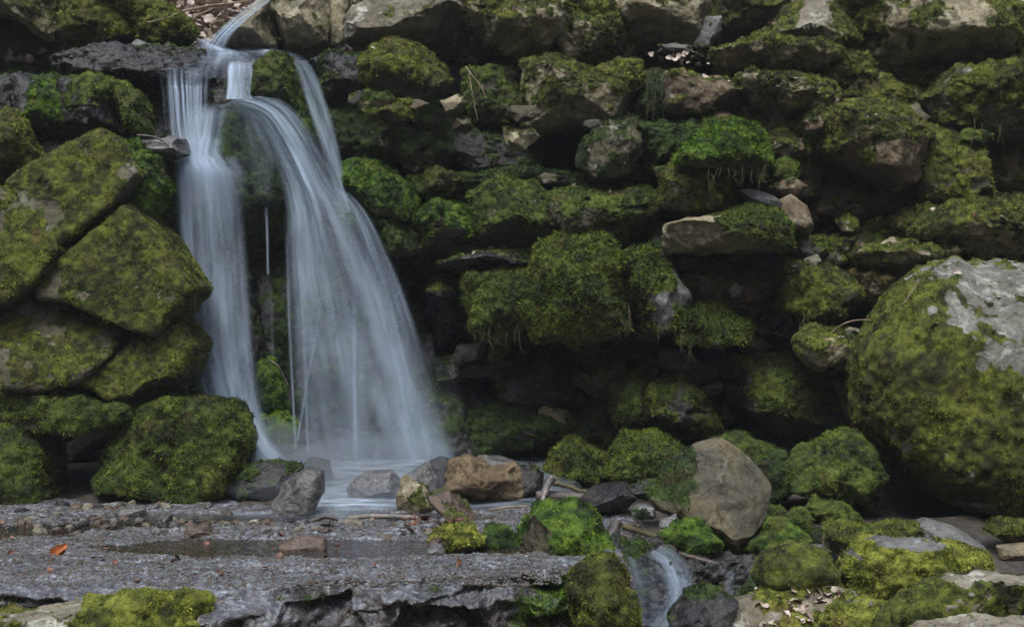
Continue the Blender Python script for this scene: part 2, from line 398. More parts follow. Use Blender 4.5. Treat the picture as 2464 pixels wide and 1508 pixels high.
fr = (0.045 * fbm(q * np.array([4, 1, 9]), 4, 43) + 0.03 * (1 - np.abs(fbm(q * np.array([9, 1, 18]), 4, 44))) + 0.012 * fbm(q * 40, 3, 46) + 0.030 * hashv(np.floor(q[:, 0] * 7 + .7 * fbm(q * 6, 2, 48)).astype(np.int64), np.floor(q[:, 2] * 17 + .9 * fbm(q * 5, 2, 49)).astype(np.int64), np.zeros(len(q), np.int64), 5)).reshape(nf, nu)
zz = zf[:, None]; fade = sstep(0, -0.03, zz)
Df = E[None] + 0.006 * fade + 0.42 * zz + (fr - 0.024) * fade * 1.5
Hf = Ht[0][None] + zz
Dall = np.vstack([Df, Dt]); Hall = np.vstack([Hf, Ht])
sv_ = np.stack([X.ravel(), (CAMY + Dall).ravel(), Hall.ravel()], 1); sf = grid(nu, nv + nf); sn = vnormals(sv_, sf)
px = CX + X.ravel() / Dall.ravel() * KF
fm = fbm(sv_ * np.array([9, 9, 5]), 4, 45)
smk = sstep(0.1, 0.45, fm + 1.15 * np.exp(-((px - 1285) / 95) ** 2) + 0.35 * np.exp(-((px - 690) / 60) ** 2) - 0.55) * (np.arange(len(sv_)) < nu * (nf + 3))
m, t, N, L, P = nt("wet_grit")
g = N.new("ShaderNodeNewGeometry"); pos = g.outputs["Position"]
n1 = noise_node(N, L, pos, 7, 6, .65, .3); n2 = noise_node(N, L, pos, 55, 5, .7); n3 = noise_node(N, L, pos, 190, 3, .7)
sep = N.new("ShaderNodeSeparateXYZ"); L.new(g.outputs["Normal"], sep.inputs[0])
c = ramp(N, L, n1.outputs[0], [(.3, (.072, .074, .080)), (.5, (.160, .174, .200)), (.7, (.30, .325, .372))]).outputs[0]  # pale blue-grey carries the sky's reflection in the base colour
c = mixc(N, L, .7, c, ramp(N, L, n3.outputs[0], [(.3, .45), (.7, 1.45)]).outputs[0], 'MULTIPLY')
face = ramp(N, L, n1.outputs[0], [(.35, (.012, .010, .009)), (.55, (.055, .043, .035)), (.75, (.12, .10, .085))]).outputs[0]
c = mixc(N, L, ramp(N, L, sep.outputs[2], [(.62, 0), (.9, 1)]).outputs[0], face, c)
c = mixc(N, L, .9, c, ramp(N, L, n2.outputs[0], [(.36, .12), (.50, .75), (.66, 2.1)]).outputs[0], 'MULTIPLY')  # brightest grains are highlights painted into the colour
at = N.new("ShaderNodeAttribute"); at.attribute_name = "moss"; mc = N.new("ShaderNodeAttribute"); mc.attribute_name = "mossc"
c = mixc(N, L, at.outputs["Fac"], c, mc.outputs["Color"])
mpw = N.new("ShaderNodeMapping"); mpw.inputs["Scale"].default_value = (1.0, 2.6, 1); L.new(pos, mpw.inputs[0])
nw = noise_node(N, L, mpw.outputs[0], 4.5, 5, .6, .4); film = ramp(N, L, nw.outputs[0], [(.47, 0), (.56, 1)]).outputs[0]
c = mixc(N, L, film, mixc(N, L, .55, c, (.03, .028, .027)), c); L.new(c, P.inputs["Base Color"])
rr = ramp(N, L, n2.outputs[0], [(.35, .10), (.65, .34)]); L.new(rr.outputs[0], P.inputs["Roughness"]); P.inputs["Specular IOR Level"].default_value = .9
P.inputs['Coat Weight'].default_value = .6; P.inputs['Coat Roughness'].default_value = .10
h2 = mixc(N, L, film, mixc(N, L, .75, n2.outputs[0], (.5, .5, .5)), n2.outputs[0])
b1 = N.new("ShaderNodeBump"); b1.inputs["Strength"].default_value = 1.0; b1.inputs["Distance"].default_value = .022; L.new(h2, b1.inputs["Height"])
b2 = N.new("ShaderNodeBump"); b2.inputs["Strength"].default_value = .7; b2.inputs["Distance"].default_value = .004; L.new(n3.outputs[0], b2.inputs["Height"]); L.new(b1.outputs[0], b2.inputs["Normal"])
L.new(b1.outputs[0], P.inputs['Coat Normal']); L.new(b2.outputs[0], P.inputs["Normal"]); M['grit'] = m
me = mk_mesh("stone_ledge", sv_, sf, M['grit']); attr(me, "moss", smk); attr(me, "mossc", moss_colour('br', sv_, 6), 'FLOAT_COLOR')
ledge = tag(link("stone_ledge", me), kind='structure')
blades("moss", ledge, sv_, sf, sn, smk, 'br', 56, dens=7, ln=.014)

# pool water lying in the hollows of the ledge
m, t, N, L, P = nt("pool_water_surface")
g = N.new("ShaderNodeNewGeometry"); pos = g.outputs["Position"]
mp = N.new("ShaderNodeMapping"); mp.inputs["Scale"].default_value = (3, 14, 1); L.new(pos, mp.inputs[0])
n1 = noise_node(N, L, mp.outputs[0], 3, 3, .5)
P.inputs["Base Color"].default_value = (.055, .045, .035, 1); P.inputs["Roughness"].default_value = .12; P.inputs["Specular IOR Level"].default_value = .9
b = N.new("ShaderNodeBump"); b.inputs["Strength"].default_value = .25; b.inputs["Distance"].default_value = .02; L.new(n1.outputs[0], b.inputs["Height"]); L.new(b.outputs[0], P.inputs["Normal"])
tr = N.new("ShaderNodeBsdfTransparent"); tr.inputs[0].default_value = (.62, .54, .44, 1)
fo = N.new("ShaderNodeAttribute"); fo.attribute_name = "foam"
mpf = N.new("ShaderNodeMapping"); mpf.inputs["Scale"].default_value = (4, 9, 1); L.new(pos, mpf.inputs[0])
fn_ = noise_node(N, L, mpf.outputs[0], 2.2, 4, .55)
fmul = N.new("ShaderNodeMath"); fmul.operation = 'MULTIPLY'; L.new(fo.outputs["Fac"], fmul.inputs[0]); L.new(ramp(N, L, fn_.outputs[0], [(.32, .15), (.62, 1)]).outputs[0], fmul.inputs[1])
fd = N.new("ShaderNodeBsdfDiffuse"); fd.inputs[0].default_value = (.58, .70, .84, 1)
mx = N.new("ShaderNodeMixShader"); fz = N.new('ShaderNodeFresnel'); fz.inputs[0].default_value = 1.6; L.new(b.outputs[0], fz.inputs['Normal']); gl = N.new('ShaderNodeBsdfGlossy'); gl.inputs['Roughness'].default_value = .09; gl.inputs[0].default_value = (.95, .96, 1, 1); L.new(b.outputs[0], gl.inputs['Normal']); L.new(fz.outputs[0], mx.inputs[0]); L.new(tr.outputs[0], mx.inputs[1]); L.new(gl.outputs[0], mx.inputs[2])
mx2 = N.new("ShaderNodeMixShader"); L.new(fmul.outputs[0], mx2.inputs[0]); L.new(mx.outputs[0], mx2.inputs[1]); L.new(fd.outputs[0], mx2.inputs[2])
L.new(mx2.outputs[0], N["Material Output"].inputs[0]); M['pool'] = m
nu, nv = 240, 150
X, D = np.meshgrid(np.linspace(-2.9, 0.42, nu), np.linspace(4.45, 6.75, nv))
Zp = 0.001 + 0.09 * sstep(5.55, 6.5, D) * sstep(-1.25, -1.0, X) + 0.006 * fbm(np.stack([X.ravel() * 3, D.ravel() * 5, X.ravel() * 0], 1), 3, 51).reshape(X.shape) * sstep(5.2, 5.7, D)
foam = sstep(5.15, 6.0, D) * np.exp(-((X + .62) / .74) ** 2) * (0.55 + 0.45 * fbm(np.stack([X.ravel() * 3, D.ravel() * 4, X.ravel() * 0], 1), 3, 52).reshape(X.shape)) * 0.9
Zp = Zp - 0.35 * sstep(0.28, 0.42, X)
pv = np.stack([X.ravel(), (CAMY + D).ravel(), Zp.ravel()], 1)
me = mk_mesh("pool_water", pv, grid(nu, nv), M['pool']); attr(me, "foam", foam.ravel())
tag(link("pool_water", me), kind='structure')
# ------------------------------------------------------------------ rocks: upper row above the fall
R('boulder', 'grey green overhanging rock filling the top left corner', 7.45, [(-80,-70),(150,-70),(163,10),(158,60),(140,104),(105,98),(85,62),(20,32),(-80,42)], 'gold', .45, 'ol', front=.3)
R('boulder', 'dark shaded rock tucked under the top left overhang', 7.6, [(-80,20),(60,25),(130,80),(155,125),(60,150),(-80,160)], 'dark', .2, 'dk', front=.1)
R('boulder', 'rounded mossy boulder with a dark underside, right of the top left overhang', 7.45, [(140,-70),(250,-70),(300,40),(326,70),(332,98),(250,112),(170,122),(138,108),(150,50)], 'olive', .6, 'ol', front=.3)
R('boulder', 'wedge shaped boulder of yellow green moss beside the leaf litter above the fall', 7.35, [(235,-60),(350,-60),(400,20),(447,50),(464,76),(455,97),(400,113),(370,108),(338,90),(300,50)], 'olive', .72, 'ol', front=.25, facets=7)
R('stone', 'small flat grey stone under the yellow mossy wedge at the stream', 7.15, [(308,108),(330,95),(372,112),(362,123),(315,122)], 'grey', 0)
R('boulder', 'long wet black rock lip left of the main fall, glistening', 7.1, [(138,146),(230,114),(330,120),(410,121),(470,132),(522,165),(512,208),(400,214),(330,197),(260,207),(200,192),(150,172)], 'wet', .12, 'dk', front=.28, e=2.4, facets=2, rough=1.5, lean=.5)
R('boulder', 'tan boulder with thin white water running down its left edge, top', 7.5, [(512,106),(575,50),(650,-25),(672,15),(664,80),(660,122),(600,124),(540,110)], 'gold', .25, 'ol', front=.25, lean=.4)
R('boulder', 'brown rounded boulder right of the water streaked tan one at the top', 7.5, [(654,42),(685,-50),(790,-50),(798,60),(790,112),(740,120),(690,122),(664,92)], 'gold', .25, 'ol', front=.3)
R('rock', 'narrow upright rock squeezed between two boulders on the top row', 7.5, [(792,-50),(838,-50),(834,60),(836,100),(802,110),(790,62)], 'gold', .2, 'ol')
R('boulder', 'wide pale grey slab topped boulder with dark undercut, top row', 7.4, [(845,75),(866,25),(885,-15),(1120,-25),(1130,48),(1105,108),(1000,118),(912,114),(850,106)], 'pale', .2, 'ol', front=.35, e=3, facets=7, lean=.15)
R('boulder', 'golden lumpy boulder in the middle of the top row', 7.3, [(1118,-50),(1230,-50),(1290,10),(1345,20),(1354,70),(1322,122),(1252,134),(1150,122),(1133,80)], 'gold', 0.38, 'ol', front=.38, rough=1.4)
R('boulder', 'knobbly moss covered boulder right of the golden one, top row', 7.35, [(1330,-60),(1440,-60),(1492,50),(1512,110),(1502,147),(1430,152),(1360,142),(1333,100),(1345,40)], 'gold', 0.5, 'ol', front=.3, rough=1.5)
R('boulder', 'yellowish angular boulder on the leaf littered ledge, top right of centre', 7.45, [(1488,30),(1520,-40),(1690,-50),(1722,18),(1692,92),(1660,112),(1540,102),(1508,76)], 'gold', .35, 'ol', front=.35, facets=8)
R('stone', 'bluish grey stone leaning under the yellowish angular boulder', 7.3, [(1698,42),(1735,42),(1732,92),(1702,124),(1668,112)], 'grey', .15, 'ol')
R('stone', 'low grey stone half hidden in leaves below the yellowish angular boulder', 7.2, [(1585,112),(1620,105),(1660,112),(1665,128),(1600,130)], 'grey', .1, 'md')
R('boulder', 'dark mossy boulder behind the pale faced slab at the top right', 7.5, [(1715,0),(1770,-60),(1870,-60),(1885,20),(1832,62),(1762,102),(1725,112),(1710,60)], 'olive', .6, 'ol', front=.25)
R('boulder', 'slab with a bare whitish triangular face ringed by moss, upper right', 7.1, [(1862,98),(1900,20),(1960,-8),(2025,15),(2048,70),(2042,107),(1990,124),(1920,112)], 'pale', .3, 'ol', front=.2, e=3.4, facets=3, lean=.6, xf=lambda x, z, n: .55 * (x > .25) + .4 * (np.abs(z) > .7) - .8 * (np.abs(x + .25 - .35 * z) < .33))
R('boulder', 'broad moss mound below the whitish triangular slab', 6.95, [(1722,128),(1790,108),(1850,78),(1900,92),(1990,85),(2010,112),(2002,152),(1900,168),(1800,172),(1738,162)], 'gold', 0.6, 'ol', front=.28, lean=.5, rough=1.5)
R('rock', 'upright green moss knob right of the broad mound', 6.95, [(1993,160),(2018,112),(2058,102),(2085,140),(2097,190),(2042,227),(1990,192)], 'gold', .68, 'ol', rough=1.4)
R('boulder', 'huge tan boulder with patchy lichen filling the top right', 7.1, [(2040,-70),(2500,-70),(2490,60),(2455,105),(2410,150),(2330,160),(2240,150),(2160,165),(2090,122),(2050,80)], 'gold', 0.42, 'ol', front=.5, back=.4, facets=9, rough=1.2)
R('rock', 'grey rock at the right border beside the huge tan boulder', 6.95, [(2420,40),(2470,10),(2540,10),(2540,170),(2460,165),(2415,150)], 'grey', .35, 'ol')
R('rock', 'dim flat rock wedged under the huge tan boulder', 7.15, [(2090,160),(2200,168),(2340,165),(2420,160),(2300,215),(2180,230),(2090,205)], 'olive', .45, 'ol', front=.2, rough=1.5)
# second row, centre
R('boulder', 'moss topped boulder with wet black flank just right of the fall lip', 6.95, [(868,150),(905,110),(955,99),(1015,122),(1060,170),(1074,198),(1030,237),(1010,247),(960,240),(905,228),(878,190)], 'olive', .6, 'ol', front=.25, facets=7, lean=.4)
R('rock', 'black wet ledge with a mossy nub between thin spout and moss topped boulder', 7.05, [(742,140),(800,122),(890,130),(905,200),(880,242),(800,238),(765,190)], 'wet', .4, 'dk', front=.2)
R('rock', 'dark green cushion rock under the top row, left of the large tan wedge', 7.1, [(1128,168),(1240,163),(1266,200),(1263,262),(1240,292),(1160,300),(1122,260)], 'olive', .6, 'md', front=.15)
R('boulder', 'large tan wedge shaped boulder overhanging the black cavity', 6.9, [(1264,150),(1350,138),(1430,160),(1500,188),(1522,230),(1490,290),(1400,302),(1310,314),(1264,312),(1270,220)], 'gold', 0.44, 'ol', front=.35, facets=9, lean=.1)
R('rock', 'pale tipped mossy shelf rock right of the large tan wedge', 6.85, [(1438,162),(1490,145),(1535,150),(1541,192),(1520,222),(1468,212)], 'gold', .6, 'ol', lean=.5)
R('rock', 'column of dark dangling moss beneath the leaf littered ledge', 6.95, [(1522,182),(1570,165),(1612,180),(1615,280),(1560,300),(1525,270)], 'olive', .6, 'dk', front=.15)
R('boulder', 'flat topped grey rock on the ledge, brown and shaggy below', 6.8, [(1603,196),(1640,180),(1740,186),(1772,220),(1762,252),(1710,287),(1640,282),(1608,260)], 'brown', .35, 'ol', front=.28, e=3.5, facets=3, lean=.05)
R('boulder', 'mossy pebbly mound above the biggest brown faced boulder', 6.75, [(1788,192),(1850,175),(1930,180),(2002,210),(2012,242),(1960,268),(1880,272),(1808,252)], 'gold', 0.5, 'ol', front=.3, rough=1.7, lean=.5)
R('rock', 'lumpy conglomerate rock with stubby moss left of the pebbly mound', 6.85, [(1740,230),(1800,225),(1870,262),(1890,310),(1840,330),(1770,300)], 'gold', 0.52, 'ol', rough=1.7)
R('rock', 'low shaggy rock between the moss knob and the right hand overhang', 6.9, [(2030,225),(2110,180),(2200,195),(2240,240),(2180,270),(2080,262)], 'gold', 0.52, 'ol', rough=1.7, lean=.5)
R('boulder', 'overhanging shaggy boulder at the right border with roots dangling', 6.7, [(2222,242),(2300,172),(2420,166),(2540,190),(2540,330),(2420,332),(2330,320),(2260,302)], 'olive', 0.48, 'ol', front=.35, facets=6, rough=1.3)
R('boulder', 'biggest rounded boulder of the right wall, brown faced below moss', 6.6, [(1915,300),(1990,262),(2100,240),(2200,250),(2237,300),(2217,380),(2172,442),(2128,450),(2040,408),(1980,392),(1910,380)], 'brown', 0.52, 'ol', front=.42, facets=5, xf=lambda x, z, n: -.8 * ((x > -.1) & (z < -.15)) + .2 * (z > .2))
R('rock', 'dull green round stone bedded left of the biggest rounded boulder', 6.65, [(1852,322),(1890,308),(1935,325),(1938,372),(1890,380),(1855,365)], 'gold', .5, 'ol')
R('rock', 'rough conglomerate shelf below the dull green round stone', 6.75, [(1780,390),(1880,370),(2000,390),(2040,420),(1960,470),(1860,470),(1790,440)], 'olive', 0.4, 'ol', rough=1.8)
R('boulder', 'yellow edged slab in the shade under the biggest rounded boulder', 6.75, [(1965,440),(2010,420),(2090,428),(2165,455),(2152,502),(2060,527),(1968,512)], 'brown', .25, 'ol', front=.2, lean=.3)
R('boulder', 'pear shaped mossy boulder right of the biggest rounded boulder', 6.6, [(2225,312),(2260,298),(2330,338),(2352,400),(2347,470),(2290,497),(2200,502),(2178,460),(2213,390)], 'olive', 0.6, 'ol', front=.32)
R('rock', 'shaded rock at the right border below the dangling roots', 6.8, [(2350,350),(2420,335),(2540,340),(2540,470),(2440,480),(2365,465)], 'brown', .45, 'ol', front=.2)
R('boulder', 'bright green moss capped rock like a mushroom, centre right', 6.35, [(1632,382),(1680,330),(1720,292),(1782,285),(1832,322),(1862,370),(1872,402),(1830,422),(1740,416),(1650,402)], 'olive', .8, 'br', front=.32, lean=.55, ln=.018, xf=lambda x, z, n: .5 * (z > -.4) - 1.0 * (z < -.6))
R('rock', 'small moss lobe on the right foot of the mushroom cap', 6.5, [(1850,400),(1890,385),(1915,405),(1900,435),(1860,430)], 'olive', .7, 'br')
R('boulder', 'squarish olive moss block beneath the mushroom cap', 6.4, [(1603,432),(1640,390),(1700,384),(1742,410),(1757,470),(1740,516),(1660,514),(1603,492)], 'olive', 0.6, 'ol', front=.28, e=3.2)
R('stone', 'pale grey shard lying under the mushroom cap', 6.3, [(1773,458),(1800,453),(1862,470),(1879,490),(1860,507),(1800,482)], 'grey', 0, e=3, lean=.6)
R('stone', 'upright brown egg shaped stone right of the pale shard', 6.35, [(1878,482),(1905,468),(1940,498),(1954,550),(1940,572),(1900,547),(1878,512)], 'brown', .1, 'ol', facets=2)
R('boulder', 'thin ledge with bare tan left end and mossy right end', 6.3, [(1616,540),(1730,522),(1790,500),(1852,505),(1877,550),(1877,602),(1800,598),(1700,608),(1618,612)], 'gold', .5, 'md', front=.32, e=3.4, facets=3, strata=.6, lean=.3, ln=.018, xf=lambda x, z, n: 1.1 * (x - .1))
R('boulder', 'dark recessed rock with rusty moss under the thin ledge', 6.5, [(1640,650),(1700,620),(1850,615),(1882,680),(1872,742),(1820,772),(1740,752),(1655,702)], 'brown', .45, 'bn', front=.25, ln=.02)
R('stone', 'small white chip stuck on the dark rusty mossed rock', 6.27, [(1755,700),(1768,680),(1785,690),(1780,712),(1762,715)], 'pale', 0, facets=3)
R('boulder', 'round moss cushion boulder right of the rusty mossed rock', 6.3, [(1882,692),(1920,645),(1980,634),(2032,680),(2048,712),(2002,767),(1930,782),(1883,747)], 'olive', .78, 'ol', front=.32)
R('rock', 'hanging tongue of moss below the rusty mossed rock', 6.2, [(1628,782),(1680,744),(1740,753),(1803,782),(1782,822),(1700,832),(1638,817)], 'olive', .8, 'md', front=.22, ln=.022)
R('boulder', 'angular mottled stone propped against the giant boulder', 6.0, [(1922,822),(1960,785),(2052,800),(2068,840),(2032,872),(1970,887),(1928,852)], 'gold', .4, 'ol', front=.22, facets=9)
R('stone', 'flat white pebble among twigs on the mottled stone', 5.95, [(2035,795),(2050,786),(2068,792),(2066,803),(2040,804)], 'pale', 0)
R('stone', 'rounded white pebble next to the giant boulder, among twigs', 5.93, [(2070,806),(2090,797),(2115,803),(2108,815),(2078,815)], 'pale', 0)
R('rock', 'stacked greenish shard above the round moss cushion', 6.4, [(1905,585),(1930,565),(1965,590),(1985,605),(1960,625),(1920,615)], 'grey', .3, 'md', facets=8)
R('stone', 'cream coloured lump on the shard pile above the round moss cushion', 6.3, [(1938,622),(1965,612),(1975,628),(1960,645),(1935,640)], 'pale', 0)
R('stone', 'small blue grey stone at the foot of the shard pile', 6.28, [(1905,640),(1930,635),(1938,650),(1915,655)], 'grey', 0)
R('rock', 'low conglomerate shelf running left of the long mossy shelf', 6.5, [(1948,582),(2040,560),(2140,528),(2165,558),(2090,592),(1960,612)], 'gold', .45, 'ol', rough=1.8, lean=.7)
R('boulder', 'long mossy shelf with pale pebbles at the right border', 6.35, [(2175,525),(2300,492),(2480,478),(2560,490),(2560,610),(2400,612),(2300,587),(2185,572)], 'gold', 0.5, 'ol', front=.35, rough=1.8, lean=.6)
R('boulder', 'lens shaped mossy slab just above the giant boulder', 6.25, [(2062,612),(2110,585),(2200,580),(2312,600),(2262,637),(2160,652),(2078,642)], 'gold', 0.48, 'ol', front=.25, lean=.6, rough=1.5)
R('rock', 'thin pale shard lying on the lens shaped slab', 6.2, [(2118,588),(2150,572),(2215,580),(2220,592),(2150,598)], 'gold', .3, 'ol')
R('rock', 'shaded brown rock left of the giant boulder top', 6.3, [(2045,660),(2120,648),(2192,670),(2165,745),(2060,730)], 'brown', .4, 'bn', front=.2)
R('boulder', 'giant rounded boulder with moss and white lichen at the right border', 5.7, [(2069,905),(2080,840),(2124,790),(2174,700),(2244,650),(2322,610),(2366,625),(2454,620),(2554,645),(2604,900),(2554,1180),(2414,1217),(2274,1202),(2194,1160),(2122,1080),(2074,1000)], 'lichen', 0.62, 'ol', front=.42, back=.5, lean=.28, facets=2, dens=3.6, sharp=1.6, mscale=5, rough=0.45, fine=0.6, soft=1.7, ln=0.01, grow=1.0, e=3.1, xf=lambda x, z, n: -1.25 * sstep(-.35, .75, x + .9 * z) + .34)
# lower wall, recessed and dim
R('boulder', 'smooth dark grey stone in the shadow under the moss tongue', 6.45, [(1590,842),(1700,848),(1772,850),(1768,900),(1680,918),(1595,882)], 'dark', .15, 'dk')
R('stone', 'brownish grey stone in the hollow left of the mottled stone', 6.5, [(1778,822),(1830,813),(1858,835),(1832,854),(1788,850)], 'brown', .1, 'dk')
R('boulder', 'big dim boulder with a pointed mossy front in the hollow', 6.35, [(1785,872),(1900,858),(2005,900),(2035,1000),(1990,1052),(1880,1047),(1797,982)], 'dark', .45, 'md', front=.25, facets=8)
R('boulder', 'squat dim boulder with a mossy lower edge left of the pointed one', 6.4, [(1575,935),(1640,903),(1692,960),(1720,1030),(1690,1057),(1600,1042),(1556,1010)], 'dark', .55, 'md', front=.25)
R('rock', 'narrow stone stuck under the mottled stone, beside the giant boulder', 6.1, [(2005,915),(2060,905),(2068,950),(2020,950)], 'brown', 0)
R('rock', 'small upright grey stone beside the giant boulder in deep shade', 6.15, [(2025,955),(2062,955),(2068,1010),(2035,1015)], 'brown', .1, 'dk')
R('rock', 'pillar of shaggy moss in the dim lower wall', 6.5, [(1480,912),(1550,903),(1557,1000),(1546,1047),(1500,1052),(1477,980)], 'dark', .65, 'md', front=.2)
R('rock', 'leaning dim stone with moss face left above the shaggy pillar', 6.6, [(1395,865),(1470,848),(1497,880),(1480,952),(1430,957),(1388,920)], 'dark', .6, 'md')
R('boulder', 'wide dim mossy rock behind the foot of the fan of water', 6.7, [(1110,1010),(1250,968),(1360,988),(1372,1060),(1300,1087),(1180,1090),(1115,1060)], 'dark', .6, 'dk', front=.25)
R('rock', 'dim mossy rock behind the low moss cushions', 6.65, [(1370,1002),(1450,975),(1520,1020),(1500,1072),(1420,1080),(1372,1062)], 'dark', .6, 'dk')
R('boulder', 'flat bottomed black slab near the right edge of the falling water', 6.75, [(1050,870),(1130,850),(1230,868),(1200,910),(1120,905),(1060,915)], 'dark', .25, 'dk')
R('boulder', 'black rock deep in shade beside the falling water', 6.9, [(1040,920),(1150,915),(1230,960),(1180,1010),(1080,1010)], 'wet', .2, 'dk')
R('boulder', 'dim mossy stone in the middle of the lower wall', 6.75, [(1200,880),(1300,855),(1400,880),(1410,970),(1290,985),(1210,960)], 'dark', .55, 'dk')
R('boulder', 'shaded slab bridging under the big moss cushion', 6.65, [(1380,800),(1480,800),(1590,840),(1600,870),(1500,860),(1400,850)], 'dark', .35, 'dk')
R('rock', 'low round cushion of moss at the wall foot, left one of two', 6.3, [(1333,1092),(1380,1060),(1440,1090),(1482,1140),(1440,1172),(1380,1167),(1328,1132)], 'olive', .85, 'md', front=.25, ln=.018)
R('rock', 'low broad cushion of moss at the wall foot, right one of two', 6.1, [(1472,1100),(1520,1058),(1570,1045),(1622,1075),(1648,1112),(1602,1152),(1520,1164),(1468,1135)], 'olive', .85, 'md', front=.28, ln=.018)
# middle wall, mossy
R('boulder', 'big shaggy cushion of yellow green moss overhanging mid wall', 6.4, [(1268,722),(1285,640),(1300,600),(1360,574),(1450,584),(1502,620),(1518,720),(1500,782),(1450,802),(1380,822),(1300,812),(1272,762)], 'olive', .9, 'md', front=0.28, rough=0.9, dens=4, ln=.02, lump=1.0)
R('boulder', 'grey ended rock with shaggy moss right of the big cushion', 6.4, [(1500,615),(1560,608),(1632,650),(1648,720),(1622,792),(1570,792),(1520,722)], 'grey', .6, 'md', front=.3, ln=.02, xf=lambda x, z, n: -1.2 * ((x > .45) & (z > -.4)))
R('boulder', 'dark green moss boulder left of the big cushion', 6.5, [(1128,655),(1200,630),(1264,660),(1264,782),(1212,832),(1150,792),(1132,722)], 'olive', .82, 'md', front=.3, ln=.018, lump=1.6)
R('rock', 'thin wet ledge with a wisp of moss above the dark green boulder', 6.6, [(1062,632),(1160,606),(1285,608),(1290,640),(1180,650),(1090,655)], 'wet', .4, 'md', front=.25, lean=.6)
R('boulder', 'bright mossy bulge with hanging fringe right of the fan of water', 6.7, [(995,525),(1060,478),(1132,490),(1142,560),(1092,612),(1020,602)], 'olive', 0.7, 'br', front=.28, lump=1.6, up=0.9)
R('boulder', 'moss patched boulder with root strands in the middle of the wall', 6.65, [(1138,472),(1200,433),(1290,450),(1333,500),(1322,572),(1260,592),(1160,577)], 'olive', 0.58, 'md', front=.3)
R('boulder', 'broad sloping mossy boulder above the big cushion', 6.65, [(1328,472),(1420,443),(1540,443),(1595,470),(1562,542),(1490,582),(1370,577),(1330,532)], 'olive', 0.58, 'md', front=.3, lean=.5)
R('boulder', 'bright green mossy ridge curving down beside the thin spout', 6.75, [(822,388),(900,388),(962,430),(992,490),(982,532),(920,522),(850,482),(818,430)], 'olive', 0.7, 'br', front=.3, lean=.5, lump=1.5, up=0.9)
R('boulder', 'dark mossy rock below the bright ridge, touching the fan of water', 6.7, [(850,485),(960,520),(1002,560),(1003,602),(950,614),(895,560)], 'olive', .8, 'dk', front=.22)
R('rock', 'green moss tuft between the bright ridge and the mossy bulge', 6.8, [(988,432),(1040,418),(1084,450),(1062,492),(1008,492)], 'olive', .85, 'md')
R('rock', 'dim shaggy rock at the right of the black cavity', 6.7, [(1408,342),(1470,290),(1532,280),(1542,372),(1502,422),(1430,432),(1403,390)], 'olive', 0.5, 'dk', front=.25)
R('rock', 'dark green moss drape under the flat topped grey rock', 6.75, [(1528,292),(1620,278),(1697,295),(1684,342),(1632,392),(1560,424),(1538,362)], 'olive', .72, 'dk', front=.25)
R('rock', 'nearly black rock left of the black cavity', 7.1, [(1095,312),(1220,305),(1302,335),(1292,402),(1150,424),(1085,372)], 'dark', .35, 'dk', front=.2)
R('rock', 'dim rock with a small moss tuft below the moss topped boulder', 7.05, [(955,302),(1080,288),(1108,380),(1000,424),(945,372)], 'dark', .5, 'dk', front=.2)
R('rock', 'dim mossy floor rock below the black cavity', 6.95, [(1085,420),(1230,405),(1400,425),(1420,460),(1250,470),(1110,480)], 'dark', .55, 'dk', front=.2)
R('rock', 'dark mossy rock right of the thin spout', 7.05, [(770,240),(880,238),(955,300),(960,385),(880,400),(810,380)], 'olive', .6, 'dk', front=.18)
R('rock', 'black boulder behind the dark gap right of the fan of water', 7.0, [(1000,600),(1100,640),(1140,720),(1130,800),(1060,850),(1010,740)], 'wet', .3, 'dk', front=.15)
# left buttress of cut blocks
R('boulder', 'tall moss mound on black wet rock at the far left', 6.65, [(38,182),(95,168),(137,210),(160,270),(163,322),(130,352),(70,352),(32,290)], 'wet', 0.32, 'br', front=.22, lean=.4, xf=lambda x, z, n: .5 * (x > -.1) - .9 * (x < -.35))
R('rock', 'black wet rock at the left border behind the tall moss mound', 6.8, [(-80,180),(42,178),(60,262),(40,330),(-80,300)], 'wet', .2, 'dk', front=.2)
R('boulder', 'wet boulder with a green shoulder between moss mound and fall', 6.65, [(150,202),(230,188),(282,210),(302,262),(332,332),(250,362),(160,345),(138,250)], 'wet', 0.25, 'md', front=.28, lean=.4, xf=lambda x, z, n: .7 * ((x > -.1) & (z > .2)) - .35 * (z < 0))
R('rock', 'vivid green moss lobe hanging beside the wet boulder', 6.55, [(283,217),(330,222),(338,262),(367,312),(350,328),(308,305)], 'olive', .92, 'md', front=.15)
R('rock', 'round edged mossy rock cut off by the left border, highest of the stack', 6.35, [(-80,262),(20,275),(77,360),(72,402),(0,462),(-80,470)], 'olive', .7, 'ol', front=.25)
R('rock', 'strip of wet dark debris behind the diamond shaped block', 6.6, [(60,345),(150,340),(260,335),(120,420),(60,440)], 'wet', .1, 'dk', front=.1)
R('stone_block', 'diamond shaped flat block with olive moss, topmost of the left stack', 6.2, [(48,446),(100,402),(255,318),(300,348),(352,427),(302,502),(180,600),(138,570)], 'olive', .56, 'ol', e=14, front=0.2, lean=.35, facets=0, sharp=0.9, rough=0.4, lump=0.35, ln=0.011, n=7, grow=1.03, fine=0.65)
R('rock', 'vivid moss cushion on the right shoulder of the diamond block', 6.3, [(300,350),(345,352),(382,400),(388,452),(372,522),(330,535),(318,470)], 'olive', .95, 'br', front=.2, lump=1.6)
R('stone', 'flat wet stone with a twig between diamond block and fall', 6.45, [(335,332),(400,325),(442,337),(450,372),(402,384),(350,372)], 'wetgrey', .05, 'dk', lean=.7, front=.15)
R('rock', 'dark green curtain of moss behind the left edge of the fall', 6.6, [(362,392),(412,388),(428,480),(433,602),(390,582),(355,520)], 'olive', .85, 'dk', front=.15)
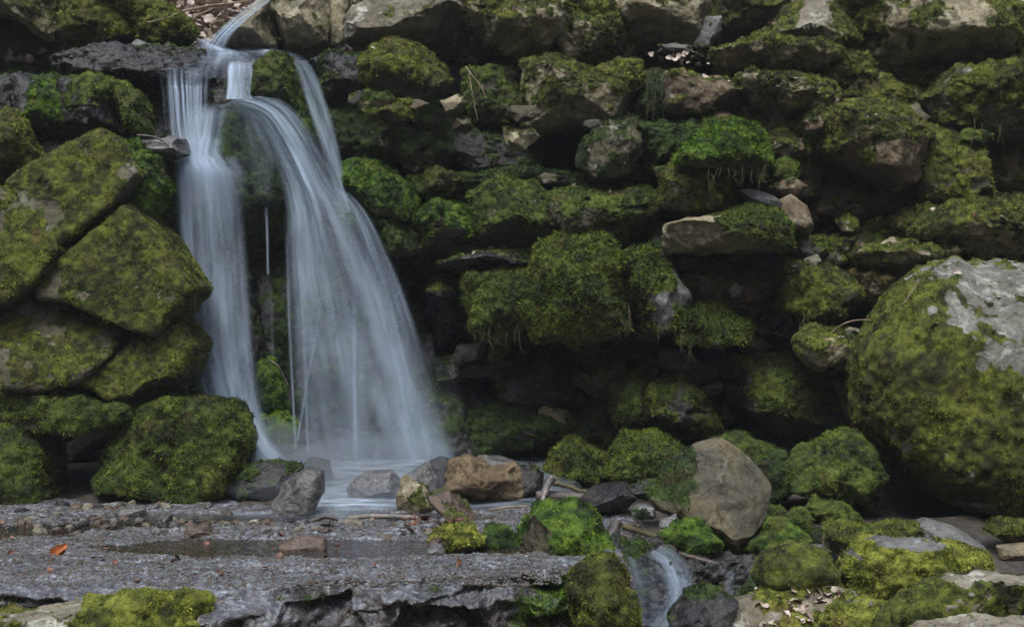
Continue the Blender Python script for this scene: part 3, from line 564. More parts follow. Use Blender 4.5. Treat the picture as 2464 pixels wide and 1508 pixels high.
R('stone_block', 'large dark mossy block cut off by the left border', 6.05, [(-90,465),(30,458),(92,520),(168,602),(120,682),(0,760),(-90,800)], 'olive', .56, 'ol', e=14, front=0.2, lean=.3, facets=0, sharp=0.9, rough=0.4, lump=0.35, ln=0.011, n=7, grow=1.03, fine=0.65)
R('stone_block', 'largest flat faced mossy block, tilted toward the fall', 6.1, [(122,692),(215,590),(310,503),(392,570),(482,692),(430,762),(402,802),(360,797),(290,770),(190,722),(132,718)], 'olive', .54, 'ol', e=14, front=0.2, lean=.3, facets=0, sharp=0.9, rough=0.4, lump=0.35, ln=0.011, n=7, grow=1.03, fine=0.65)
R('stone_block', 'grey brown block with rusty moss below the large border block', 6.05, [(18,772),(90,716),(200,748),(299,800),(292,852),(230,912),(140,938),(48,932),(23,850)], 'olive', .44, 'ol', e=9, front=.22, lean=.25, facets=1, sharp=1.5, rough=0.35, lump=0.4, ln=0.011, n=7, grow=1.03, fine=0.65)
R('stone_block', 'leaning mossy block between rusty block and falling water', 6.1, [(222,912),(300,858),(380,798),(440,781),(483,830),(462,892),(402,942),(350,978),(288,952)], 'olive', .58, 'ol', e=9, front=.22, lean=.3, facets=1, sharp=1.5, rough=0.35, lump=0.4, ln=0.011, n=7, grow=1.03, fine=0.6)
R('rock', 'small green rock cut off by the left border beside the rusty block', 6.15, [(-90,790),(10,820),(42,900),(0,928),(-90,940)], 'olive', .6, 'br')
R('stone_block', 'long low mossy beam of stone at the lower left', 6.0, [(-90,932),(60,938),(200,950),(322,975),(322,1002),(230,1034),(120,1034),(-90,1015)], 'olive', .72, 'md', e=5, front=.22, lean=.35, facets=2, rough=0.5)
R('boulder', 'big boxy boulder wrapped in thick green moss at the foot of the fall', 5.95, [(246,1062),(298,1000),(400,950),(560,968),(602,1050),(594,1112),(562,1182),(480,1215),(380,1193),(248,1170)], 'olive', .97, 'md', e=7, front=0.22, lean=.25, dens=4.5, ln=0.013, lump=0.9, facets=1, rough=0.5, grow=0.97)
R('boulder', 'dark moss boulder in the lower left corner beside the black gap', 5.95, [(-90,1005),(60,1028),(112,1070),(134,1190),(60,1228),(-90,1235)], 'olive', .78, 'md', e=5, front=.25, facets=2, rough=0.5)
# rock behind and inside the falling water
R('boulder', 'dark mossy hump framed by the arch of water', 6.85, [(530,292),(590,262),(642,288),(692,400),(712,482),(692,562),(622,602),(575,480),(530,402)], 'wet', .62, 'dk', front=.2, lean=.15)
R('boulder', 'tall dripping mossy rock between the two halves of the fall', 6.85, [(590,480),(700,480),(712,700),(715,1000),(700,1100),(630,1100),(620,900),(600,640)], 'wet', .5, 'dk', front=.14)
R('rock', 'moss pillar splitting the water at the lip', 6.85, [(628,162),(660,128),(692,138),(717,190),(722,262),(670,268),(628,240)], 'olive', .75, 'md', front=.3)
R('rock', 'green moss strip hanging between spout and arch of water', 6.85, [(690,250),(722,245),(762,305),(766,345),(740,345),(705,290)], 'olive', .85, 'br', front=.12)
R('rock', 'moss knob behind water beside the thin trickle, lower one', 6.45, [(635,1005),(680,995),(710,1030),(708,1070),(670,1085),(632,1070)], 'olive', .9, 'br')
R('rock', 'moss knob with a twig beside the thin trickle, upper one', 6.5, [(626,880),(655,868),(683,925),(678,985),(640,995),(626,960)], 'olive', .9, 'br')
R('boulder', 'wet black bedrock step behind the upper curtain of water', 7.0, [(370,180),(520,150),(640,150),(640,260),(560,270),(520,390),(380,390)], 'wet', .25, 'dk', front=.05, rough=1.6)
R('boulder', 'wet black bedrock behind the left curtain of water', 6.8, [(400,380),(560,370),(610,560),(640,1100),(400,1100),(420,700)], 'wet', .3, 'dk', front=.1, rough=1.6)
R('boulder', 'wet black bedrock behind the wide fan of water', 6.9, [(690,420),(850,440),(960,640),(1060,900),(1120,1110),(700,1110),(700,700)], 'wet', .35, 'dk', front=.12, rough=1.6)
R('rock', 'moss ledge under the outer edge of the fan of water', 6.62, [(815,495),(850,500),(862,560),(835,590),(812,550)], 'olive', .8, 'md')
# stones in and around the pool
R('boulder', 'shiny grey egg shaped stone standing in the pool', 5.5, [(653,1212),(690,1160),(738,1128),(772,1138),(774,1182),(752,1234),(668,1238)], 'wetgrey', 0, 'ol', facets=4, lean=.3, rough=0.3)
R('rock', 'low flat rock with green film behind the egg shaped stone', 5.8, [(572,1142),(640,1118),(720,1128),(730,1190),(640,1215),(582,1195)], 'wet', .45, 'dk', lean=.5, rough=0.4)
R('stone', 'stone veiled in spray left of the fan foot', 6.1, [(720,1125),(750,1100),(790,1110),(800,1145),(750,1150)], 'wet', 0)
R('stone', 'dark rounded stone in the spray, middle of the pool', 5.85, [(838,1172),(880,1136),(940,1133),(964,1160),(957,1187),(890,1200),(848,1192)], 'wetgrey', 0, facets=5)
R('stone', 'pointed grey stone at the right side of the spray', 5.9, [(970,1150),(1032,1110),(1050,1150),(1045,1185),(975,1182)], 'wetgrey', 0, facets=8)
R('stone', 'dark upright stone behind the rusty brown rock', 6.0, [(1028,1112),(1060,1100),(1085,1108),(1084,1165),(1045,1190)], 'wet', .1, 'dk', facets=8)
R('stone', 'tan and grey stone at the pool edge, left of the slanting brown stone', 5.55, [(956,1190),(972,1145),(1022,1180),(1047,1222),(1000,1238),(958,1222)], 'gold', .15, 'ol', facets=8)
R('boulder', 'craggy rusty brown rock right of the spray', 5.8, [(1071,1150),(1085,1108),(1112,1098),(1180,1118),(1240,1120),(1268,1150),(1262,1202),(1190,1212),(1140,1217),(1118,1190),(1073,1182)], 'ochre', 0, facets=8, rough=1.0, front=0.15, grow=1.0)
R('stone', 'smooth grey stone peeking over the rusty brown rock', 5.95, [(1130,1112),(1155,1097),(1200,1098),(1245,1112),(1235,1140),(1150,1140)], 'wetgrey', 0)
R('stone', 'dark wet stone right behind the rusty brown rock', 5.85, [(1245,1130),(1280,1122),(1306,1142),(1304,1175),(1260,1205)], 'wet', .1, 'dk')
R('rock', 'slanting brown stone like a log running down from the pool', 5.35, [(1035,1200),(1080,1188),(1140,1238),(1174,1290),(1145,1305),(1085,1262)], 'wetbrown', .15, 'ol', facets=5, front=.12)
R('boulder', 'glossy black stone left of the big brown boulder', 5.45, [(1393,1210),(1430,1175),(1500,1163),(1533,1190),(1502,1217),(1420,1225)], 'wet', 0, front=.15, facets=3)
R('stone', 'wet black ledge stone reaching toward the big brown boulder', 5.4, [(1500,1195),(1540,1160),(1610,1145),(1620,1175),(1560,1200)], 'wet', .1, 'dk')
R('boulder', 'big brown pear shaped boulder, bare with a wet green left flank', 4.95, [(1562,1190),(1600,1150),(1640,1108),(1690,1068),(1740,1058),(1802,1100),(1848,1170),(1832,1232),(1802,1282),(1752,1322),(1700,1292),(1640,1242),(1575,1215)], 'tawny', 0.25, 'dk', front=.24, facets=3, rough=0.35, lean=.3, soft=2.5, e=2.4, grow=1.03, xf=lambda x, z, n: .2 * (x < -.4 - .2 * z) - .9 * (x > -.25))
R('stone', 'dull green stone at the foot of the wet flank', 4.85, [(1520,1225),(1545,1215),(1572,1222),(1580,1245),(1540,1252),(1522,1240)], 'wetgrey', .15, 'dk')
R('stone', 'olive grey pebble below the wet flank of the brown boulder', 4.8, [(1590,1250),(1625,1240),(1632,1262),(1605,1275),(1588,1265)], 'wetgrey', .1, 'dk')
R('rock', 'dark mossy hump behind the top of the big brown boulder', 5.8, [(1715,1062),(1780,1046),(1852,1075),(1882,1100),(1850,1135),(1780,1110)], 'olive', .8, 'md')
R('rock', 'dim mossy rock between the brown boulder and the smooth mound', 5.65, [(1835,1120),(1885,1098),(1905,1180),(1862,1215),(1835,1180)], 'olive', .75, 'dk')
R('boulder', 'smooth two humped mound of green moss left of the giant boulder', 5.5, [(1893,1180),(1915,1120),(1945,1085),(2000,1060),(2040,1043),(2075,1052),(2112,1085),(2112,1150),(2082,1213),(1990,1203)], 'olive', .97, 'md', front=.25, lean=.4, dens=4, ln=0.01, grow=1.0)
R('rock', 'tiny moss cushion right beside the foot of the brown boulder', 5.1, [(1812,1255),(1850,1220),(1880,1232),(1888,1262),(1840,1275)], 'olive', .9, 'md', ln=0.009)
R('rock', 'little moss cushion in the middle of three below the two humped mound', 5.2, [(1875,1262),(1905,1235),(1932,1225),(1952,1250),(1942,1280),(1890,1285)], 'olive', .9, 'md', ln=0.009)
R('rock', 'wider moss cushion directly below the two humped mound', 5.3, [(1937,1235),(1970,1200),(2030,1208),(2064,1248),(1992,1264)], 'olive', .9, 'md', ln=0.009)
R('stone', 'dark green stone tucked between moss cushions and grey flat rock', 5.0, [(1960,1290),(1985,1275),(2012,1290),(2008,1320),(1970,1325)], 'olive', .8, 'dk')
R('boulder', 'green moss dome at the top of the small cascade', 4.7, [(1602,1290),(1630,1262),(1680,1263),(1737,1310),(1742,1347),(1660,1345),(1603,1315)], 'olive', 0.8, 'br', lean=0.15, ln=0.01)
R('boulder', 'green moss dome under the big brown boulder', 4.8, [(1796,1322),(1815,1285),(1850,1253),(1890,1258),(1948,1300),(1932,1335),(1850,1337)], 'olive', 0.75, 'br', lean=0.15, ln=0.01)
R('boulder', 'round yellow green moss ball in the lower right', 4.35, [(1820,1392),(1838,1337),(1900,1312),(1980,1328),(2016,1370),(2012,1402),(1940,1432),(1850,1438)], 'olive', 0.8, 'ol', lean=0, dens=4, front=0.13, ln=0.009, facets=0, rough=0.4, e=2.4, grow=1.0)
R('stone', 'grey stone showing just behind the yellow green moss ball', 4.6, [(1880,1330),(1900,1308),(1980,1312),(2000,1345)], 'grey', .1, 'md')
R('boulder', 'grey backed boulder with a shaggy yellow moss front, lower right', 4.4, [(2030,1445),(2022,1370),(2050,1325),(2110,1298),(2230,1298),(2352,1328),(2370,1367),(2300,1412),(2200,1445),(2090,1458)], 'grey', 0.72, 'ye', front=0.14, lean=-0.05, dens=4, ln=0.012, e=3.6, facets=0, rough=0.5, grow=1.0, xf=lambda x, z, n: -1.3 * sstep(.72, .84, z - .2 * np.abs(x) + .4 * (x < -.75)))
R('boulder', 'front boulder with grey crown and yellow moss in the lower right corner', 3.82, [(2089,1563),(2114,1508),(2154,1458),(2214,1418),(2276,1385),(2414,1380),(2574,1403),(2574,1638),(2094,1638)], 'pale', 0.75, 'ol', front=0.12, lean=0, dens=3.5, ln=0.011, facets=1, rough=0.5, e=3.4, fine=0.6, grow=0.98, xf=lambda x, z, n: -1.3 * sstep(.80, .90, z + .12 * np.abs(x)))
R('boulder', 'flat bare pale rock at the bottom right corner', 3.6, [(2140,1560),(2230,1512),(2350,1494),(2540,1496),(2540,1640),(2140,1640)], 'pale', .12, 'ye', front=0.1, lean=.6, grow=1.0)
R('boulder', 'flat dull brown rock with a hollow behind the grey backed boulder', 4.75, [(1992,1335),(2005,1285),(2060,1270),(2120,1278),(2200,1265),(2224,1290),(2200,1310),(2060,1330)], 'gold', 0.32, 'ol', front=.2, lean=0.05, facets=3)
R('boulder', 'bare blue grey fin shaped stone behind the grey backed boulder', 4.7, [(2212,1300),(2218,1268),(2240,1255),(2290,1266),(2340,1295),(2368,1325),(2330,1335)], 'grey', 0, front=.15, facets=4, rough=.5, lean=0.05, e=3.2)
R('rock', 'mossy flat stone at the right border under the giant boulder', 5.0, [(2378,1272),(2420,1252),(2540,1258),(2540,1300),(2420,1305)], 'brown', .45, 'ol')
R('stone', 'grey gritty stone at the right border above the front boulder', 4.6, [(2405,1315),(2470,1308),(2540,1312),(2540,1345),(2410,1345)], 'gold', 0)
R('boulder', 'low mossy slab with dry leaves at the lower right', 4.15, [(1740,1490),(1785,1452),(1880,1435),(2000,1425),(2080,1445),(2100,1540),(1900,1600),(1660,1600),(1690,1530)], 'pale', 0.27, 'ye', front=0.15, lean=0.8, e=3, up=0.1, grow=1.0)
R('stone', 'smooth grey topped stone with a moss skirt left of the front boulder', 3.95, [(1985,1505),(2020,1458),(2090,1446),(2135,1460),(2100,1540),(2000,1560)], 'grey', 0.4, 'ye', lean=0.1, grow=1.0, front=0.1)
R('rock', 'dark wet rock below the small cascade', 4.15, [(1612,1490),(1660,1440),(1720,1430),(1770,1450),(1730,1520),(1630,1540)], 'wet', .05, 'dk', facets=8, front=.14)
R('boulder', 'wet rock the small cascade pours over', 4.6, [(1465,1330),(1500,1305),(1640,1330),(1830,1350),(1835,1440),(1760,1470),(1600,1510),(1500,1490)], 'wet', .25, 'dk', front=.1, lean=.5, rough=1.6)
R('boulder', 'mossy boulder half veiled with water, vivid green right shoulder', 4.65, [(1262,1300),(1290,1235),(1380,1222),(1430,1240),(1452,1300),(1472,1345),(1400,1360),(1290,1345)], 'olive', 0.6, 'br', front=.22, lean=0.2, ln=0.011, xf=lambda x, z, n: .5 * (x > .2) - .3 * (x < -.2))
R('rock', 'small bright moss hump at the right end of the pool', 4.75, [(1160,1310),(1180,1270),(1220,1278),(1248,1318),(1200,1325)], 'olive', .85, 'br', lean=.4)
R('rock', 'thin moss pad on the shore behind the two pebbles', 4.7, [(1035,1295),(1080,1275),(1130,1280),(1165,1300),(1090,1312)], 'olive', .85, 'ye', lean=.8, front=.12)
R('boulder', 'shaggy round moss head on the right end of the stone ledge', 4.15, [(1372,1400),(1392,1362),(1440,1352),(1500,1370),(1524,1430),(1526,1540),(1400,1540),(1380,1460)], 'olive', 0.8, 'ol', front=0.12, lean=.3, ln=0.014, dens=4, grow=1.0)
R('boulder', 'pale bank edge with yellow moss clumps at the bottom left corner', 3.72, [(-80,1482),(100,1470),(320,1444),(440,1437),(500,1444),(508,1492),(500,1582),(-80,1582)], 'pale', 0.55, 'ye', front=0.08, lean=.9, e=3.2, dens=3.6, rough=0.9, grow=1.0, xf=lambda x, z, n: .5 * (x > 0) - .5 * ((x < -.2) & (n[:, 2] > .75)))
R('stone', 'brown pebble with a dry top standing in the shallow water, right', 4.68, [(675,1315),(690,1300),(720,1292),(780,1295),(784,1330),(740,1334),(680,1332)], 'wetbrown', 0, facets=4)
R('stone', 'dark brown pebble in the shallows below the driftwood', 4.95, [(438,1290),(455,1265),(500,1258),(510,1280),(505,1300),(450,1302)], 'wetbrown', 0, facets=4)
R('stone', 'round grey pebble, lower of two at the ledge rim', 4.5, [(1022,1338),(1030,1320),(1060,1310),(1070,1325),(1065,1342),(1035,1344)], 'wetgrey', 0, facets=1)
R('stone', 'smaller brown pebble sitting behind the round grey pebble', 4.6, [(1030,1312),(1040,1296),(1060,1293),(1068,1308),(1055,1316)], 'wetbrown', 0, facets=1)
R('stone', 'brown clod on the wet gravel in front of the pool', 4.2, [(342,1395),(365,1372),(395,1375),(402,1395),(370,1402)], 'wetbrown', 0, facets=4)
R('stone', 'pale olive flat stone leaning below the green boxy boulder', 5.45, [(262,1240),(300,1222),(345,1225),(345,1240),(290,1250)], 'wetgrey', .1, 'ol')
R('stone', 'whitish stone at the stick in the gravel', 5.05, [(805,1272),(830,1250),(870,1255),(880,1275),(850,1285),(815,1285)], 'pale', 0, facets=5)
R('stone', 'pale green stone among the driftwood left of centre', 5.1, [(655,1275),(680,1265),(702,1270),(700,1285),(665,1290)], 'wetgrey', 0)
R('stone', 'grey upright shard poking from the gravel', 5.15, [(385,1265),(392,1240),(412,1238),(410,1262),(400,1280)], 'wetgrey', 0, facets=8)
R('stone', 'dark blue stone at the base of the green boxy boulder, left', 5.6, [(415,1232),(435,1222),(460,1225),(460,1240),(425,1242)], 'wetgrey', 0)
R('stone', 'dark blue stone at the base of the green boxy boulder, right', 5.6, [(500,1232),(520,1225),(540,1230),(538,1242),(510,1242)], 'wetgrey', 0)

# small stones wedged in the joints of the wall
rgw = np.random.default_rng(77)
for (gx_, gy_) in [(1090,250),(1110,300),(960,270),(1250,330),(1320,430),(1060,430),(1310,590),(1100,600),(1130,850),(1060,700),(1600,420),(1590,560),(1600,600),(1640,350),(1770,430),(1760,520),(1790,560),(1880,590),(1850,620),(1900,450),(2040,540),(2080,580),(2000,620),(1650,620),(1640,690),(1880,650),(1870,770),(1850,790),(1900,800),(1760,800),(1560,800),(1500,830),(1560,900),(1720,930),(1740,1000),(1780,940),(1450,1080),(1540,1070),(2030,880),(2040,1030),(2180,300),(2200,280),(2350,330),(2230,520),(2370,480),(1740,290),(1700,260),(2010,250),(2100,250),(1960,300),(1260,270),(1000,260),(900,250),(1150,590),(1270,800),(1400,830),(1200,850),(1330,1000),(860,240),(1430,300)]:
    k = rgw.integers(5, 8); t = np.sort(rgw.uniform(0, 6.283, k)); t = np.linspace(0, 6.283, k + 1)[:-1] + rgw.normal(0, .25, k); s_ = rgw.uniform(24, 46); el = rgw.uniform(.55, .85)
    R('stone', 'small dim stone wedged in a joint of the boulder wall', 6.66 if gx_ < 1600 or gy_ < 300 else 6.45, [(gx_ + s_ * np.cos(q) * rgw.uniform(.8, 1.2), gy_ + s_ * el * np.sin(q) * rgw.uniform(.8, 1.2)) for q in t], rgw.choice(['brown', 'olive', 'dark', 'gold']), rgw.uniform(.15, .55), rgw.choice(['md', 'dk', 'ol']), n=5, group='small stones wedged in the wall joints')
# ------------------------------------------------------------------ falling water: curved veils at their own distances
def water_mat(name, scale=26.0, contrast=(0.30, 0.72), white=(.55, .68, .84), floor=.58):
    m, t, N, L, P = nt(name)
    N.remove(P)
    uv = N.new("ShaderNodeUVMap"); uv.uv_map = "flow"
    mp = N.new("ShaderNodeMapping"); mp.inputs["Scale"].default_value = (scale, .55, 1); L.new(uv.outputs[0], mp.inputs[0])
    n1 = noise_node(N, L, mp.outputs[0], 1.0, 4, .6, .15)
    mp2 = N.new("ShaderNodeMapping"); mp2.inputs["Scale"].default_value = (scale * 0.22, .8, 1); mp2.inputs["Location"].default_value = (5, 3, 0); L.new(uv.outputs[0], mp2.inputs[0])
    n2 = noise_node(N, L, mp2.outputs[0], 1.0, 3, .55, .8)
    a = ramp(N, L, n1.outputs[0], [(contrast[0], floor), (contrast[1], 1.0)]).outputs[0]
    b = ramp(N, L, n2.outputs[0], [(.36, .18), (.64, 1.0)]).outputs[0]
    d = N.new("ShaderNodeAttribute"); d.attribute_name = "veil"
    mp3 = N.new('ShaderNodeMapping'); mp3.inputs['Scale'].default_value = (8, 1.5, 1); mp3.inputs['Location'].default_value = (9, 1, 0); L.new(uv.outputs[0], mp3.inputs[0])
    n3 = noise_node(N, L, mp3.outputs[0], 1.0, 3, .6, .6); c_ = ramp(N, L, n3.outputs[0], [(.32, .36), (.62, 1.0)]).outputs[0]
    m0 = N.new("ShaderNodeMath"); m0.operation = 'MULTIPLY'; L.new(b, m0.inputs[0]); L.new(c_, m0.inputs[1])
    m1 = N.new("ShaderNodeMath"); m1.operation = 'MULTIPLY'; L.new(a, m1.inputs[0]); L.new(m0.outputs[0], m1.inputs[1])
    m2 = N.new("ShaderNodeMath"); m2.operation = 'MULTIPLY'; m2.use_clamp = True; L.new(m1.outputs[0], m2.inputs[0]); L.new(d.outputs["Fac"], m2.inputs[1])
    df = N.new("ShaderNodeBsdfDiffuse"); df.inputs[0].default_value = (*white, 1); df.inputs[1].default_value = 0
    tl = N.new("ShaderNodeBsdfTranslucent"); tl.inputs[0].default_value = (*white, 1)
    mx = N.new("ShaderNodeMixShader"); mx.inputs[0].default_value = .45; L.new(df.outputs[0], mx.inputs[1]); L.new(tl.outputs[0], mx.inputs[2])
    tr = N.new("ShaderNodeBsdfTransparent")
    o = N.new("ShaderNodeMixShader"); L.new(m2.outputs[0], o.inputs[0]); L.new(tr.outputs[0], o.inputs[1]); L.new(mx.outputs[0], o.inputs[2])
    L.new(o.outputs[0], N["Material Output"].inputs[0]); return m
M['silk'] = water_mat("silky_water")
M['silk_thread'] = water_mat('silky_water_threads', 46, (.42, .62), floor=.12)
M['silk_fine'] = water_mat("silky_water_fine", 60, (.34, .70))

def catmull(P, n):
    P = np.array(P, float); m = len(P)
    seg = np.linspace(0, m - 1, n); i = np.minimum(seg.astype(int), m - 2); t = (seg - i)[:, None]
    p0 = P[np.maximum(i - 1, 0)]; p1 = P[i]; p2 = P[i + 1]; p3 = P[np.minimum(i + 2, m - 1)]
    return 0.5 * (2 * p1 + (p2 - p0) * t + (2 * p0 - 5 * p1 + 4 * p2 - p3) * t ** 2 + (3 * p1 - p0 - 3 * p2 + p3) * t ** 3)

def veil(name, parent, rows, off=0.0, seed=1, nu=60, nv=160, dens=1.0, edge=0.14, bulge=0.04, mat='silk', ripple=0.008, dfun=None):
    """rows: (left x, left y, left distance, right x, right y, right distance, density)"""
    c = catmull(rows, nv); u = np.linspace(0, 1, nu)
    Lp = np.array([V(r[0], r[1], r[2] + off) for r in c]); Rp = np.array([V(r[3], r[4], r[5] + off) for r in c])
    w = np.linalg.norm(Rp - Lp, axis=1)
    p = Lp[:, None] * (1 - u)[None, :, None] + Rp[:, None] * u[None, :, None]
    p[:, :, 1] -= (bulge * np.sin(np.pi * u))[None] * np.minimum(1, w / .25)[:, None]
    q = np.stack([np.tile(u * 9 + seed * 7, nv), np.repeat(np.linspace(0, 1.2, nv), nu), np.full(nu * nv, seed * 1.7)], 1)
    p[:, :, 1] += ripple * 2 * fbm(q, 3, seed).reshape(nv, nu)
    e = sstep(0, edge, u) * sstep(0, edge, 1 - u)
    d = c[:, 6][:, None] * e[None] * dens
    if dfun is not None: d = d * dfun(u[None, :], np.linspace(0, 1, nv)[:, None])
    f = grid(nu, nv); me = mk_mesh(name, p.reshape(-1, 3), f, M[mat]); attr(me, "veil", np.clip(d, 0, 3).ravel())
    s = np.concatenate([[0], np.cumsum(np.linalg.norm(np.diff(p[:, nu // 2], axis=0), axis=1))])
    W = np.mean(w) + .05
    uvv = np.stack([np.tile(u * W + seed * 3.1, nv), np.repeat(s + seed * 1.3, nu)], 1)
    ul = me.uv_layers.new(name="flow"); ul.data.foreach_set("uv", uvv[f.ravel()].astype(np.float32).ravel())
    return link(name, me, parent=parent)

def thing(name, label, cat, loc=(0, 0, 0)):
    o = bpy.data.objects.new(name, None); COL.objects.link(o); o.location = (0, 0, 0); o.empty_display_size = .05
    return tag(o, label, cat)

w0 = thing("waterfall", "upper stream sliding over the lip as two short white curtains above the arch", "waterfall")
veil("stream_sheet", w0, [(425,92,7.6,560,96,7.6,.5),(415,112,7.35,690,122,7.35,1.1),(390,128,7.05,740,142,7.05,.75),(378,150,6.86,735,165,6.88,.38),(380,185,6.80,720,190,6.84,.22)], seed=2, dens=1.0, bulge=.0, ripple=.012)
veil("water_curtain", w0, [(378,165,6.84,512,165,6.84,.15),(382,205,6.76,510,205,6.76,.55),(386,225,6.74,508,220,6.74,1.3),(392,300,6.72,510,290,6.72,1.1),(400,345,6.70,530,360,6.70,.9),(425,385,6.66,560,395,6.66,.6)], seed=3, bulge=.02, dens=1.5, mat='silk_thread')
veil("water_curtain", w0, [(548,150,6.86,625,152,6.86,.6),(545,168,6.78,622,168,6.78,1.4),(545,205,6.74,620,205,6.74,1.5),(540,240,6.70,625,240,6.70,1.4)], seed=4, bulge=.03, dens=1.2)
veil("water_film", w0, [(490,114,7.14,545,114,7.14,.9),(515,82,7.20,560,84,7.18,1.0),(565,36,7.30,604,42,7.26,1.0),(635,-15,7.42,668,-8,7.40,.9)], seed=5, bulge=.0, dens=1.0)

w1 = thing("waterfall", "left half of the main fall, a straight white veil beside the mossy blocks", "waterfall")
Lrows = [(425,250,6.64,575,252,6.68,.0),(430,285,6.61,562,285,6.63,.7),(428,335,6.58,550,335,6.60,1.0),(420,380,6.54,545,385,6.55,1.2),(415,420,6.50,575,425,6.50,1.1),(420,520,6.48,592,520,6.47,1.0),(425,640,6.45,604,640,6.44,1.0),(430,800,6.42,616,800,6.40,.9),(470,950,6.38,630,950,6.34,.95),(520,1050,6.34,652,1050,6.30,1.7),(560,1125,6.30,715,1125,6.24,1.6)]
veil("water_veil", w1, Lrows, seed=6, nv=260, dens=1.15, edge=.2)
veil('splash_veil', w1, [(400,372,6.5,575,372,6.52,.0),(410,392,6.46,590,400,6.48,1.0),(415,430,6.42,600,440,6.44,.6),(420,500,6.40,604,510,6.42,.3),(425,600,6.4,606,600,6.4,.0)], seed=43, nu=50, dens=.7, edge=.25, bulge=.05)
veil('splash_veil', w1, [(455,860,6.34,640,850,6.34,.0),(480,920,6.3,645,920,6.3,.8),(520,1010,6.26,655,1010,6.26,1.0),(560,1100,6.2,700,1100,6.18,.9),(575,1140,6.15,720,1140,6.12,.3)], seed=44, nu=50, dens=.6, edge=.35, bulge=.05)
veil("water_veil", w1, [(r[0]+8, r[1], r[2], r[3]-14, r[4], r[5], r[6]) for r in Lrows[2:]], off=-.05, seed=7, nv=240, dens=.55, mat='silk_fine')

w2 = thing("waterfall", "arch of water bending over the mossy hump and opening into a wide fan", "waterfall")
Rr = [(470,300,6.66,580,234,6.66,.1),(520,275,6.62,650,228,6.64,.55),(590,292,6.58,712,262,6.60,.95),(630,350,6.55,768,336,6.58,1.1),(668,430,6.52,822,440,6.55,1.2),(682,505,6.50,868,505,6.50,1.1),(680,600,6.47,925,600,6.46,1.0),(682,740,6.42,992,740,6.40,.9),(690,880,6.36,1042,880,6.32,.85),(702,1000,6.30,1082,1000,6.24,.8),(715,1115,6.24,1122,1112,6.14,.8)]
veil("water_veil", w2, Rr, seed=8, nu=120, nv=280, dens=1.35, edge=.22, bulge=.08, dfun=lambda u, t: (1 - .8 * np.exp(-((u - .82) / .09) ** 2 - ((t - .56) / .13) ** 2)) * (1 - .6 * sstep(.45, 1, t)) * (1 - (1 - sstep(.0, .5, u)) * (1 - sstep(.35, .5, t)) * .8))
veil("water_veil", w2, [(r[0]+10, r[1], r[2], r[3]-6, r[4], r[5], r[6]) for r in Rr[1:]], off=-.06, seed=9, nu=120, nv=260, dens=.34, edge=.26, bulge=.08, mat='silk_fine')
veil('splash_veil', w2, [(535,270,6.60,650,270,6.60,.0),(530,300,6.60,670,310,6.60,.5),(532,360,6.60,700,380,6.58,.45),(540,430,6.58,705,450,6.56,.2),(560,500,6.58,700,520,6.56,.0)], seed=42, nu=50, dens=.9, edge=.3, bulge=.06)
# dense outer band of the fan
veil("water_band", w2, [(800,450,6.46,850,470,6.48,.3),(838,500,6.44,885,510,6.46,.9),(870,600,6.40,930,590,6.42,1.1),(900,720,6.34,985,720,6.36,1.0),(925,860,6.26,1030,860,6.28,.6),(945,1000,6.2,1070,1000,6.2,.45),(955,1110,6.12,1105,1110,6.1,.4)], seed=10, dens=.75, edge=.3, bulge=.02, mat='silk_fine')
for k, pts in enumerate([[(775,690,6.32),(760,800,6.3),(738,920,6.26),(715,1060,6.2)], [(856,620,6.36),(853,760,6.32),(853,900,6.26),(856,1105,6.15)], [(690,560,6.42),(694,700,6.38),(700,850,6.32),(712,1080,6.22)], [(720,640,6.38),(730,760,6.34),(735,900,6.28),(742,1090,6.2)], [(930,700,6.3),(970,860,6.24),(1010,1000,6.18),(1035,1100,6.1)]]):
    veil("water_strand", w2, [(x-5-k%2*2, y, d, x+5+k%2*2, y, d, .9 if i else .1) for i, (x, y, d) in enumerate(pts)], seed=20+k, nu=14, nv=90, edge=.45, bulge=.006, dens=.8)

w3 = thing("waterfall", "thin spout of water falling right of the moss pillar", "waterfall")
S3 = [(690,142,7.02,745,148,7.02,.5),(708,160,6.86,758,168,6.88,1.1),(722,210,6.76,778,215,6.78,1.2),(748,300,6.68,808,305,6.70,1.1),(775,380,6.62,826,385,6.64,1.0),(800,450,6.58,838,455,6.6,.9),(818,510,6.54,850,510,6.56,.6)]
veil("water_veil", w3, S3, seed=11, nu=30, dens=.8, edge=.3, bulge=.02)
w4 = thing("waterfall", "thread thin trickle down the dark rock between the two big veils", "waterfall")
for k, pts in enumerate([[(640,500,6.66),(643,560,6.64),(645,660,6.62)], [(650,690,6.62),(654,760,6.6),(656,870,6.58)]]):
    veil("water_strand", w4, [(x-5, y, d, x+5, y, d, 1.0 if i else .3) for i, (x, y, d) in enumerate(pts)], seed=30+k, nu=12, nv=60, edge=.4, bulge=.004, dens=.8)
w5 = thing("waterfall", "small cascade curling over a wet rock at the lower right", "waterfall")
S5 = [(1452,1290,4.86,1490,1280,4.90,.5),(1478,1305,4.72,1560,1300,4.82,.6),(1490,1330,4.60,1625,1335,4.70,.6),(1500,1380,4.50,1662,1385,4.56,.6),(1515,1440,4.42,1672,1440,4.48,.65),(1525,1500,4.36,1640,1500,4.42,.8)]
veil("water_veil", w5, S5, seed=12, nu=70, dens=.9, bulge=.05, edge=.18, dfun=lambda u, t: .55 + .45 * sstep(.45, .8, u) + .5 * np.exp(-((u - .18) / .05) ** 2))
